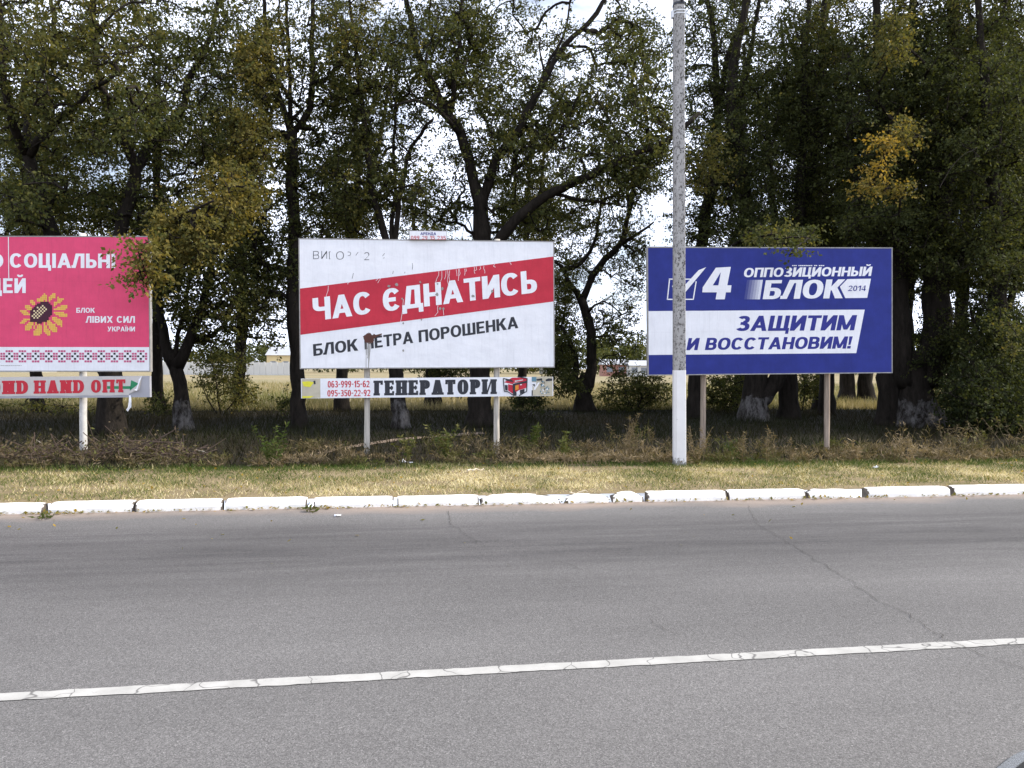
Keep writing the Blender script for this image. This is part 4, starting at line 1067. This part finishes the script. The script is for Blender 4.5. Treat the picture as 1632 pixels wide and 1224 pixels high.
# the rows behind, and the belt going on out of the picture on both sides
def gp(px, py, d): p = at(px, py, d); return (p[0], p[1], GZ)
back = [(tC, 60, 27, .9, 1.0, 'slim back-row tree behind the pink billboard, left of the forked trunk'), (tC, 250, 28, 2.1, 1.05, 'slim back-row tree between the pink billboard and the low-forked tree'), (tC, 380, 30, 4.0, 1.1, 'back-row tree standing right behind the small yellowing tree'),
        (tG0, 545, 28, .4, .9, 'slender back-row tree left of the leaning one'), (tF, 690, 31, 2.2, .95, 'open-branched back-row tree between the leaning and the big straight tree'), (tC, 830, 33, 3.1, 1.0, 'back-row tree right behind the spreading limb of the big tree'),
        (tG0, 1180, 31, 1.3, 1.0, 'back-row tree behind the left half of the blue billboard'), (tG2, 1310, 31, 2.5, 1.0, 'back-row tree behind the right half of the blue billboard'), (tG0, 1530, 29, .5, 1.05, 'back-row tree behind the massive twin-trunked one'), (tG2, 1640, 27, 3.3, 1.0, 'back-row tree behind the bushy tree at the right edge'),
        (tC, -60, 22, 5.0, 1.0, 'tree standing just beyond the left edge behind the pink billboard')]
for src, px, d, rz, sc, lab in back: copy_tree(src, gp(px, 600, d), rz, sc, lab)
off = [(tG2, 13.5, 9.5, .6), (tG0, 14.5, 14.5, 2.2), (tG6, 17.5, 10.5, 4.2), (tE, 21.5, 12.0, 1.0), (tG2, 19.0, 16.5, .2), (tG5, 26.5, 10.0, 3.6), (tG1, 25.5, 15.5, 5.0), (tE, 31.5, 12.0, 2.6), (tA, -16.5, 8.5, 1.1), (tE, -20, 12, .3)]
for i, (src, u, v_, rz) in enumerate(off):
    p = RM @ Vector((u, v_ + 1.5, GZ))
    copy_tree(src, p, rz, 1.0, 'shelter belt tree beyond the right edge of the photo' if u > 0 else 'shelter belt tree beyond the left edge of the photo')

# ------------------------------------------------------------ bushes
BG = 'bushes under the shelter belt'
grow('bush', 'sunlit loose bush right of the small low-forked tree', 'bush', (352, 672, 26), [([(352, 672), (345, 620), (335, 560)], .03, .012), ([(352, 672), (375, 640), (395, 605)], .025, .01), ([(352, 672), (330, 640), (318, 600)], .025, .01)],
     [(345, 590, 40, 55, 0, 1.0, 80, .42), (385, 630, 35, 25, 0, .8, 26, .5)], 31, BG, flare=False, nl=46)
grow('bush', 'green bush left of the concrete pole below the blue billboard corner', 'bush', (1010, 668, 29), [([(1010, 668), (1000, 640), (985, 600)], .03, .012), ([(1010, 668), (1030, 630), (1050, 600)], .03, .012)],
     [(1000, 625, 50, 35, 0, 1.2, 110, .36), (1040, 620, 30, 25, 0, 1, 50, .42)], 32, BG, flare=False, nl=46)
grow('bush', 'bush between the concrete pole and the first trunk under the blue billboard', 'bush', (1155, 668, 29), [([(1155, 668), (1150, 630), (1140, 605)], .03, .012), ([(1155, 668), (1170, 630), (1175, 600)], .03, .012)],
     [(1150, 622, 40, 35, 0, 1.2, 110, .36)], 33, BG, flare=False, nl=46)
grow('bush', 'leafy bush right of the dark trunks under the middle of the blue billboard', 'bush', (1278, 668, 30), [([(1278, 668), (1282, 630), (1285, 600)], .03, .012)],
     [(1288, 618, 28, 28, 0, 1.0, 60, .42)], 34, BG, flare=False, nl=46)
grow('bush', 'dark thicket at the foot of the massive tree by the right edge', 'bush', (1545, 700, 19), [([(1545, 700), (1540, 660), (1530, 600)], .03, .01), ([(1545, 700), (1570, 650), (1590, 590)], .03, .01)],
     [(1548, 630, 50, 60, 0, 1.0, 130, .10), (1610, 655, 40, 40, 0, .8, 70, .12)], 35, BG, flare=False, nl=50)
grow('bush', 'small sparse sapling under the pink billboard strip', 'bush', (95, 672, 25), [([(95, 672), (98, 650), (104, 630)], .015, .006), ([(95, 672), (70, 650), (45, 638)], .015, .006)],
     [(60, 645, 50, 14, 0, .6, 16, .4, .6), (135, 655, 25, 16, 0, .6, 10, .4, .6)], 36, BG, flare=False)
grow('bush', 'low sprig with dark leaves beside the foot of the low-forked tree', 'bush', (262, 668, 24), [([(262, 668), (262, 655), (268, 640)], .012, .005)],
     [(262, 648, 16, 12, 0, .4, 12, .22, .9), (240, 632, 18, 10, 0, .4, 5, .4, .6)], 37, BG, flare=False)
grow('bush', 'small leafy sprig left of the slim upright trunk', 'bush', (455, 668, 24), [([(455, 668), (452, 652), (450, 635)], .012, .005)],
     [(452, 645, 12, 16, 0, .4, 10, .35, .8)], 38, BG, flare=False)
grow('bush', 'dark leafless scrub below the right end of the white phone strip', 'bush', (838, 668, 24), [([(838, 668), (825, 640), (818, 620)], .02, .008), ([(838, 668), (850, 645), (862, 625)], .02, .008)],
     [(835, 638, 34, 18, 0, .8, 45, .12, .7)], 39, BG, flare=False)

# ------------------------------------------------------------ grass and weeds (in the road's frame)
def blades(name, U, V, H, Wd, lean, tint, mat, label, z=GZ, seed=0):
    rng = np.random.default_rng(seed)
    n = len(U)
    a = rng.uniform(0, 2 * math.pi, n); b = rng.uniform(0, 2 * math.pi, n)
    l = lean * rng.uniform(.3, 1.0, n)
    d = np.stack([np.cos(a) * np.sin(l), np.sin(a) * np.sin(l), np.cos(l)], 1) * H[:, None]
    s = np.stack([np.cos(b), np.sin(b), np.zeros(n)], 1) * (Wd * .5)[:, None]
    P = np.stack([U, V, np.full(n, z - .004)], 1)
    T = np.empty((n, 3, 3)); T[:, 0] = P - s; T[:, 1] = P + s; T[:, 2] = P + d
    o = bulk(name, T.reshape(-1, 3), 3, mat, np.clip(tint, 0, 1))
    o.matrix_world = RM
    tag(o, label, 'grass', None, 'stuff')
    return o
rng = np.random.default_rng(21)
n = 150000
vb = lambda u: 3.0 - .04 * u
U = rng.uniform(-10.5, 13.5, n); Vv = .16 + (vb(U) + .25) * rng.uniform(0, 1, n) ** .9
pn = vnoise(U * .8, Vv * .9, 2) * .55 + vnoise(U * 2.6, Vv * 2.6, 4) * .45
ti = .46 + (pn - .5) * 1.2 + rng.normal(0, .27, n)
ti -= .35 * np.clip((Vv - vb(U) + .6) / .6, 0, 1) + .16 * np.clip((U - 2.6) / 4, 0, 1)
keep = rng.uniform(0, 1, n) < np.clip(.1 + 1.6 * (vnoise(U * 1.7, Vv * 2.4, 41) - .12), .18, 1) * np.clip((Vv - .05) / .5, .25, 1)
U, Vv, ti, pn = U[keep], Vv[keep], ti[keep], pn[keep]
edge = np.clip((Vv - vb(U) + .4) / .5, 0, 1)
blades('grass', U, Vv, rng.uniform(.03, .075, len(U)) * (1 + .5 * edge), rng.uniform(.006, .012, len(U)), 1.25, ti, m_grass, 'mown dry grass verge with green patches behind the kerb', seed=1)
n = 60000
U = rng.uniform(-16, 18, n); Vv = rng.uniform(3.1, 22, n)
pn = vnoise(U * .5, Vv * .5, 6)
blades('grass', U, Vv, rng.uniform(.08, .24, n) * (.6 + pn), rng.uniform(.012, .022, n), .8, .08 + .5 * vnoise(U * .35, Vv * .35, 9) + rng.normal(0, .1, n), m_shade, 'dull low grass coloured dark for the shade of the trees', seed=2)
n = 90000
Vv = 19.5 + 48 * rng.uniform(0, 1, n) ** 1.5; U = rng.uniform(-1, 1, n) * (16 + Vv * .72)
blades('grass', U, Vv, rng.uniform(.18, .5, n), rng.uniform(.018, .04, n), .6, np.where(Vv < 24, .25, .1) + .7 * vnoise(U * .22, Vv * .18, 3) + rng.normal(0, .15, n), m_field, 'tall pale grass of the sunlit field behind the trees', seed=3)
# dry stalks along the back of the verge
def stalks(centers, rng, hfun, tfun):
    T, tt = [], []
    for u, v_, k_ in centers:
        h = hfun(u, v_) * rng.uniform(.6, 1.25); t0 = tfun(u, v_) + rng.normal(0, .12)
        for _ in range(k_):
            b = np.array([u + rng.normal(0, .07), v_ + rng.normal(0, .07), GZ - .01])
            tip = b + np.array([rng.normal(0, .3) * h, rng.normal(0, .3) * h, h * rng.uniform(.6, 1.1)])
            mid = (b + tip) / 2 + np.r_[rng.normal(0, .03, 2), .03]
            s = np.array([rng.uniform(.003, .006), rng.uniform(-.003, .003), 0])
            for p, q, w in ((b, mid, 1.0), (mid, tip, .7)):
                T += [p - s * w, p + s * w, q + s * w * .6, q - s * w * .6]; tt.append(t0 + rng.normal(0, .06))
            for _k in range(rng.integers(5, 12)):   # side sprigs, seed heads and leaves
                f = rng.uniform(.25, 1); p = (b + (mid - b) * f * 2) if f < .5 else mid + (tip - mid) * (f - .5) * 2
                d = rng.normal(size=3) * np.array([.05, .05, .035]) + np.array([0, 0, .03])
                w = np.cross(d, rng.normal(size=3)); w *= rng.uniform(.004, .010) / (np.linalg.norm(w) + 1e-9)
                T += [p, p + d * .5 + w, p + d, p + d * .5 - w]; tt.append(t0 + rng.normal(.05, .12))
    return np.array(T), np.clip(tt, 0, 1)
rng = np.random.default_rng(33)
cen = []
for _ in range(1000):
    u = rng.uniform(-10, 13.5); v_ = vb(u) + .05 + abs(rng.normal(0, 1.2))
    x_w = .35 + .65 * (vnoise(u * .8, v_ * .8, 31) > .42)
    if -6.2 < u < -2.0: x_w = .30
    if u < -6.2: x_w = .35
    if 5.5 < u < 8.5: x_w = .6
    if rng.uniform() < x_w: cen.append((u, v_, int(rng.integers(4, 10))))
hf = lambda u, v_: (.07 + .10 * vnoise(u * 1.1, v_, 5) if v_ < 4.3 else .13 + .30 * vnoise(u * .9, v_ * .8, 5) ** 1.3) * (1.25 if u > 1.5 else 1)
tf = lambda u, v_: .56 + .5 * (vnoise(u * 1.3, v_ * 1.3, 17) - .5) - .05 * min(3, v_ - vb(u)) + .34 * (vnoise(u * .7, v_ * .9, 12) - .5) - (.18 if -3.3 < u < -1.8 else 0) + (.12 if u > 8.5 else 0)  # weed tint lowered towards the trees to add their shade
T, tt = stalks(cen, rng, hf, tf)
o = bulk('dry_weeds', T, 4, m_weed, tt); o.matrix_world = RM
tag(o, 'band of dry brown weeds between the mown verge and the trees', 'weeds', None, 'stuff')
def weed(px, py, h, t0, label, n, leafy, seed, spread=.16, name='weed_plant'):
    rng = np.random.default_rng(seed)
    p = ground(px, py, GZ)
    root_ = tuple(p)
    T, tt = [], []
    for _ in range(n):
        b = np.array([rng.normal(0, .03), rng.normal(0, .03), -.01])
        hh = h * rng.uniform(.55, 1.05)
        tip = b + np.array([rng.normal(0, spread) * h * 1.6, rng.normal(0, spread) * h * 1.6, hh])
        mid = (b + tip) / 2 + np.r_[rng.normal(0, .04, 2), .02]
        s = np.array([.005, rng.uniform(-.003, .003), 0])
        for a_, q, w in ((b, mid, 1.0), (mid, tip, .7)):
            T += [a_ - s * w, a_ + s * w, q + s * w * .5, q - s * w * .5]; tt.append(t0 + .1)
        for _k in range(int(leafy * rng.uniform(.7, 1.3))):
            f = rng.uniform(.15, 1); q = (b + (mid - b) * f * 2) if f < .5 else mid + (tip - mid) * (f - .5) * 2
            d = rng.normal(size=3); d[2] = abs(d[2]) * .6; d *= rng.uniform(.04, .10) / np.linalg.norm(d)
            w = np.cross(d, rng.normal(size=3)); w *= rng.uniform(.008, .018) * (1 if t0 < .4 else .5) / (np.linalg.norm(w) + 1e-9)
            T += [q, q + d * .5 + w, q + d, q + d * .5 - w]; tt.append(t0 + rng.normal(0, .1))
    o = bulk(name, np.array(T), 4, m_weed, np.clip(tt, 0, 1))
    o.location = root_
    tag(o, label, 'weed', 'single weeds standing up at the back of the verge')
    return o
weed(432, 742, .62, .02, 'tall green weed left of the white billboard with upright spikes', 9, 30, 1)
weed(712, 736, .60, .18, 'yellow-green weed between the two posts of the white billboard', 9, 34, 2)
weed(648, 736, .42, .22, 'low yellowish weed right of the left post of the white billboard', 7, 26, 3)
weed(902, 738, .50, .15, 'single narrow green weed between white billboard and pole', 3, 40, 4, .05)
weed(850, 716, .45, .05, 'broad-leaved green weed right of the right post of the white billboard', 8, 30, 5)
weed(1003, 736, .78, .62, 'tall rust-brown dry weed left of the concrete pole', 11, 26, 6)
weed(1112, 738, .62, .70, 'wiry dry weed right beside the concrete pole', 10, 22, 7, .2)
weed(1185, 738, .50, .60, 'bushy dry weed right of the left post of the blue billboard', 12, 26, 8, .2)
weed(1228, 738, .62, .66, 'upright dry stalk with seed heads below the blue billboard', 3, 46, 9, .04)
weed(1262, 738, .42, .66, 'crooked dry stalk below the middle of the blue billboard', 3, 40, 10, .08)
weed(1352, 736, .42, .85, 'pale dry spikes right of the right post of the blue billboard', 5, 40, 11, .06)
weed(1372, 737, .42, .88, 'single pale seed spike between blue billboard post and slanting stalk', 2, 60, 12, .04)
weed(1450, 738, .40, .86, 'slanting pale dry stalk in front of the massive tree', 5, 40, 13, .35)
weed(1545, 728, .46, .35, 'spindly weed below the dark thicket at the right', 7, 16, 14, .2)
# heap of cut branches at the left
def heap(px0, px1, py, h, n, seed, label):
    rng = np.random.default_rng(seed)
    a, b = ground(px0, py, GZ), ground(px1, py, GZ)
    c = (a + b) / 2; ln = np.linalg.norm(b - a) / 2
    root_ = empty('brush_heap', tuple(c), label, 'brush heap', 'heaps of cut brush below the pink billboard')
    mb = MB(); T, tt = [], []
    for _ in range(n):
        x = rng.uniform(-1, 1); pr = max(.1, (1 - x * x)) * h
        p = np.array([x * ln, rng.normal(0, .28), rng.uniform(.0, pr)])
        d = rng.normal(size=3) * np.array([1, .6, .35]); d *= rng.uniform(.15, .55) / np.linalg.norm(d)
        Q = np.array([p - d, p + rng.normal(0, .04, 3), p + d]); Q[:, 2] = np.maximum(Q[:, 2], .005)
        mb.tube(Q, rng.uniform(.003, .011) * np.array([1, .8, .4]), 4)
        for _k in range(9):
            q = p + d * rng.uniform(-1, 1) + rng.normal(0, .05, 3); q[2] = max(q[2], .01)
            e = rng.normal(size=3); e *= rng.uniform(.03, .08) / np.linalg.norm(e)
            w = np.cross(e, rng.normal(size=3)); w *= rng.uniform(.010, .022) / (np.linalg.norm(w) + 1e-9)
            T += [q, q + e * .5 + w, q + e, q + e * .5 - w]; tt.append(rng.uniform(.4, .7) if rng.uniform() < .85 else .2)
    mb.build('twigs', m_deadwood, root_)
    bulk('dead_leaves', np.array(T), 4, m_weed, np.array(tt), root_)
heap(110, 318, 733, .30, 230, 1, 'long heap of cut brown branches right of the pink billboard post')
heap(-40, 112, 737, .22, 150, 2, 'low heap of withered branches left of the pink billboard post')
def sticks(name, pa, pb_, r, mat, label, z=.02, cat='stick'):
    a, b = ground(*pa, GZ + z), ground(*pb_, GZ + z)
    mb = MB(); t = np.linspace(0, 1, 6)[:, None]; rg = np.random.default_rng(int(pa[0]))
    mb.tube(np.zeros(3) + (b - a) * t + rg.normal(0, .012, (6, 3)), r * np.linspace(1, .5, 6), 6)
    o = mb.build(name, mat); o.location = tuple(a); tag(o, label, cat)
m_pale = plain('pale_wood', (0.55, 0.48, 0.38), 0.8)
sticks('stick', (60, 702), (72, 714), .018, m_pale, 'pale short stick in the dark grass left of the pink billboard post', .05)
sticks('stick', (313, 716), (333, 724), .012, m_pale, 'pale thin stick right of the long brush heap')
sticks('stick', (744, 751), (770, 748), .016, m_pale, 'pale stick lying on the mown verge right of the middle')
sticks('stick', (906, 786), (938, 783), .006, m_pale, 'thin straw lying along the kerb edge')
# litter
def crumple(px, py, s, mat, name, label, cat, z=GZ, seed=0):
    rg = np.random.default_rng(seed)
    p = ground(px, py, z)
    n = 6
    V = [(s * (i / n - .5) * 2, s * (j / n - .5) * 1.4, abs(rg.normal(0, .3)) * s + .004) for i in range(n + 1) for j in range(n + 1)]
    mb = MB(); mb.add(V, [(i*(n+1)+j, (i+1)*(n+1)+j, (i+1)*(n+1)+j+1, i*(n+1)+j+1) for i in range(n) for j in range(n)])
    o = mb.build(name, mat); o.location = tuple(p); o.rotation_euler[2] = rg.uniform(0, 3); tag(o, label, cat)
crumple(642, 737, .075, m_white, 'plastic_bag', 'crumpled white plastic bag in the weeds right of the white billboard post', 'plastic bag', seed=1)
crumple(655, 738, .03, m_white, 'paper_scrap', 'small white scrap just right of the crumpled bag', 'scrap', seed=2)
crumple(1395, 746, .05, m_white, 'paper_scrap', 'white paper scrap lying on the green verge at the right', 'scrap', seed=3)
crumple(538, 823, .035, m_white, 'paper_scrap', 'torn paper scrap on the asphalt near the kerb', 'scrap', 0.004, seed=4)
rng = np.random.default_rng(55)
U, Vv = [], []
for jx in (71, 494, 213, 355, 630, 765, 1159, 1287, 1380, 1518):
    u0 = uv(ground(jx, 820 - 32 * jx / 1632))[0]
    k_ = 70 if jx in (71, 494) else 22
    U += list(u0 + rng.normal(.08, .16 if k_ > 30 else .25, k_)); Vv += list(-abs(rng.normal(.0, .06, k_)))
U += list(rng.uniform(-7, 9, 520)); Vv += list(-abs(rng.normal(.0, .05, 520)))
U += list(rng.uniform(-8, 11, 900)); Vv += list(rng.uniform(.3, 3.1, 900))
U += list(rng.uniform(-7, 9, 60)); Vv += list(rng.uniform(-3, -.2, 60))
U, Vv = np.array(U), np.array(Vv); n = len(U)
A = rng.normal(size=(n, 3)); A[:, 2] = np.abs(A[:, 2]) * .35; A /= np.linalg.norm(A, axis=1, keepdims=True)
B = np.cross(A, np.array([0, 0, 1.0]) + rng.normal(0, .25, (n, 3))); B /= np.linalg.norm(B, axis=1, keepdims=True)
Ln = rng.uniform(.025, .06, (n, 1)); P = np.stack([U, Vv, np.where(Vv > .1, GZ + .02, .012)], 1)
T = np.empty((n, 4, 3)); T[:, 0] = P; T[:, 1] = P + A * Ln * .5 + B * Ln * .3; T[:, 2] = P + A * Ln; T[:, 3] = P + A * Ln * .5 - B * Ln * .3
o = bulk('fallen_leaves', T.reshape(-1, 3), 4, m_leaf, rng.uniform(.45, .95, n)); o.matrix_world = RM
tag(o, 'fallen yellow and brown leaves along the kerb and on the verge', 'fallen leaves', None, 'stuff')
for px, py, t0, nm in ((71, 813, .1, 'tuft of weed growing in the kerb joint below the pink billboard'), (495, 803, .15, 'tuft of weed growing in the open kerb joint at the middle')):
    o = weed(px, py, .05, t0, nm, 6, 5, px, .4, 'weed_tuft'); o.location[2] = 0
# trodden earth path
pp = [(395, 742), (470, 732), (540, 716), (620, 703), (700, 695), (770, 690)]
Pm = spline([np.r_[uv(ground(x, y, GZ)), 0] for x, y in pp], .2)
rng = np.random.default_rng(3)
mb = MB(); V = []
for i, q in enumerate(Pm): V += [(q[0], q[1] - .28 + rng.normal(0, .05), GZ + .008), (q[0], q[1] + .28 + rng.normal(0, .05), GZ + .008)]
mb.add(V, [(2*i, 2*i+2, 2*i+3, 2*i+1) for i in range(len(Pm) - 1)])
o = mb.build('path', m_path); o.matrix_world = RM
tag(o, 'trodden brown earth path slanting into the shade behind the white billboard', 'path', None, 'structure')

# ------------------------------------------------------------ far side of the field
m_wallw = plain('far_white_wall', (0.55, 0.55, 0.53), 0.8, .06, .4)
m_wally = plain('far_yellow_wall', (0.62, 0.50, 0.28), 0.8, .08, .4)
m_wallr = plain('far_brick', (0.34, 0.17, 0.13), 0.8, .1, .4)
m_roof = plain('far_slate_roof', (0.36, 0.37, 0.39), 0.6, .08, .3)
m_pane = plain('far_pane', (0.20, 0.22, 0.25), 0.4, .1)
def house(px0, px1, ytop, d, wall, roof, label, floors=1, gable=True, depth=8):
    a, b = at(px0, 588, d), at(px1, 588, d)
    w = b[0] - a[0]; hh = at(px0, ytop, d)[2]
    root_ = empty('low_building', (a[0], d, 0.0), label, 'building', 'buildings beyond the field')
    eave = hh * (.68 if gable else .96)
    mb = MB(); mb.box((0, 0, 0), (w, depth, eave)); mb.build('wall', wall, root_)
    mb = MB()
    if gable: mb.add([(-.3, -.4, eave + .01), (w + .3, -.4, eave + .01), (w + .3, depth + .4, eave + .01), (-.3, depth + .4, eave + .01), (-.3, depth / 2, hh), (w + .3, depth / 2, hh)], [(0, 1, 5, 4), (2, 3, 4, 5), (0, 4, 3), (1, 2, 5), (0, 3, 2, 1)])
    else: mb.box((-.2, -.2, eave + .01), (w + .2, depth + .2, hh))
    mb.build('roof', roof, root_)
    n = max(2, int(w / 3.2))
    for fl in range(floors):
        for i in range(n):
            x = w * (i + .5) / n; z = eave * (fl + .38) / floors
            mb = MB(); mb.box((x - .6, -.03, z), (x + .6, .02, z + min(1.3, eave / floors * .45))); mb.build('window', m_pane, root_)
house(962, 1000, 572, 165, m_wallr, m_roof, 'low brick shed with pale roof in the gap left of the concrete pole')
house(1004, 1034, 574, 160, m_wallw, m_roof, 'low white shed just left of the blue billboard corner')
house(862, 906, 552, 230, m_wallw, m_wallw, 'two-storey white flat building seen through the gap beside the white billboard', 2, False, 14)
house(425, 466, 552, 185, m_wally, m_roof, 'yellow house beyond the field left of the slim upright trunk')
house(-30, 60, 566, 190, m_wallw, m_roof, 'long white shed far behind the pink billboard strip')
mb = MB()
a, b = at(248, 588, 150), at(478, 588, 150)
mb.box((0, 0, 0), (b[0] - a[0], .2, at(300, 577, 150)[2]))
for i in range(24): x = (b[0] - a[0]) * i / 24; mb.box((x, -.12, 0), (x + .3, -.005, at(300, 577, 150)[2] + .15))
o = mb.build('concrete_fence', m_wallw); o.location = (a[0], 150, 0)
tag(o, 'long white concrete fence at the far end of the field left of the white billboard', 'fence')
rng = np.random.default_rng(77)
LV, LT = [], []
for i in range(230):
    u = rng.uniform(-190, 190); d = rng.uniform(205, 300)
    h = rng.uniform(7, 14) * (1.0 if u > -50 else .8); w = rng.uniform(2.5, 5)
    n = 420
    q = rng.normal(size=(n, 3)); q /= np.linalg.norm(q, axis=1, keepdims=True); q *= rng.uniform(.4, 1, (n, 1)) ** .5
    C = np.array([u, d, h * .55]) + q * np.array([w, w, h * .5])
    LV.append(leaves(C, q, .8, rng)); LT.append(np.full(n, rng.uniform(.1, .5)) + rng.normal(0, .06, n))
o = bulk('far_treeline', np.concatenate(LV), 4, m_leaf, np.clip(np.concatenate(LT), 0, 1))
tag(o, 'far-off line of green trees beyond the field and sheds', 'treeline', None, 'stuff')

# ------------------------------------------------------------ the parked car whose bonnet corner shows
m_car = plain('car_paint', (0.02, 0.021, 0.022), 0.35, .05, 3, .6)
m_tyre = plain('car_rubber', (0.02, 0.02, 0.02), 0.85)
m_glass = plain('car_glass', (0.015, 0.02, 0.022), 0.05, .05, 2, .8)
m_chrome = plain('car_chrome', (0.55, 0.55, 0.55), 0.2, .05, 5, .6, .9)
m_lamp = plain('car_lamp', (0.7, 0.7, 0.68), 0.1, .05, 5, .8)
car = empty('parked_car', (2.965, 1.275, 0), 'dark car whose front corner pokes into the bottom right of the photo', 'car')
car.rotation_euler[2] = math.atan2(ud[1], ud[0]) - R(4)
def plan(n, hx, hy, e=4.2):
    return [(hx * math.copysign(abs(math.cos(t)) ** (2 / e), math.cos(t)), hy * math.copysign(abs(math.sin(t)) ** (2 / e), math.sin(t))) for t in np.arange(n) * 2 * math.pi / n]
def loft(rings, cap=True):
    mb = MB(); n = 56; V = []
    for hx, hy, z0, z1, cx in rings: V += [(x + cx, y, z0 + (z1 - z0) * (x / hx * .5 + .5)) for x, y in plan(n, hx, hy)]
    F = [(i*n+j, i*n+(j+1) % n, (i+1)*n+(j+1) % n, (i+1)*n+j) for i in range(len(rings) - 1) for j in range(n)]
    if cap: F += [tuple(range(n))[::-1], tuple((len(rings)-1)*n+j for j in range(n))]
    mb.add(V, F); return mb
loft([(1.95, .74, .2, .2, 0), (2.04, .81, .28, .28, 0), (2.1, .85, .5, .52, 0), (2.09, .85, .66, .74, 0), (2.05, .82, .74, .84, 0)]).build('body', m_car, car, smooth=False)
loft([(2.045, .815, .745, .845, 0), (2.04, .81, .752, .852, 0), (2.02, .79, .752, .852, 0)], True).build('trim', m_chrome, car)
loft([(2.015, .785, .756, .856, 0), (1.95, .74, .775, .875, 0), (1.7, .62, .80, .90, 0)]).build('bonnet', m_tyre, car)
loft([(1.35, .70, .83, .86, .25), (1.02, .60, 1.28, 1.30, .3)]).build('window', m_glass, car)
loft([(1.02, .60, 1.303, 1.323, .3), (.9, .52, 1.36, 1.37, .3)]).build('roof', m_car, car)
for sx_ in (-1.3, 1.3):
    for sy in (-.78, .78):
        mb = MB(); th = np.linspace(0, 2 * math.pi, 25)[:-1]
        V = [(sx_ + .31 * math.cos(t), sy + q, .31 + .31 * math.sin(t)) for q in (-.1, .1) for t in th]
        mb.add(V, [(j, (j+1) % 24, 24 + (j+1) % 24, 24 + j) for j in range(24)] + [tuple(range(24))[::-1], tuple(range(24, 48))])
        w_ = mb.build('wheel', m_tyre, car)
        mb = MB(); s_ = 1 if sy > 0 else -1
        V = [(sx_ + r_ * math.cos(t), sy + s_ * q, .31 + r_ * math.sin(t)) for r_, q in ((.2, .101), (.17, .115)) for t in th]
        mb.add(V, [(j, (j+1) % 24, 24 + (j+1) % 24, 24 + j) for j in range(24)] + [tuple(range(24, 48))]); mb.build('rim', m_chrome, w_)
for sy in (-.55, .55):
    mb = MB(); mb.tube([(-2.11, sy - .14, .62), (-2.12, sy, .63), (-2.11, sy + .14, .62)], [.03, .06, .03], 10); mb.build('headlight', m_lamp, car)
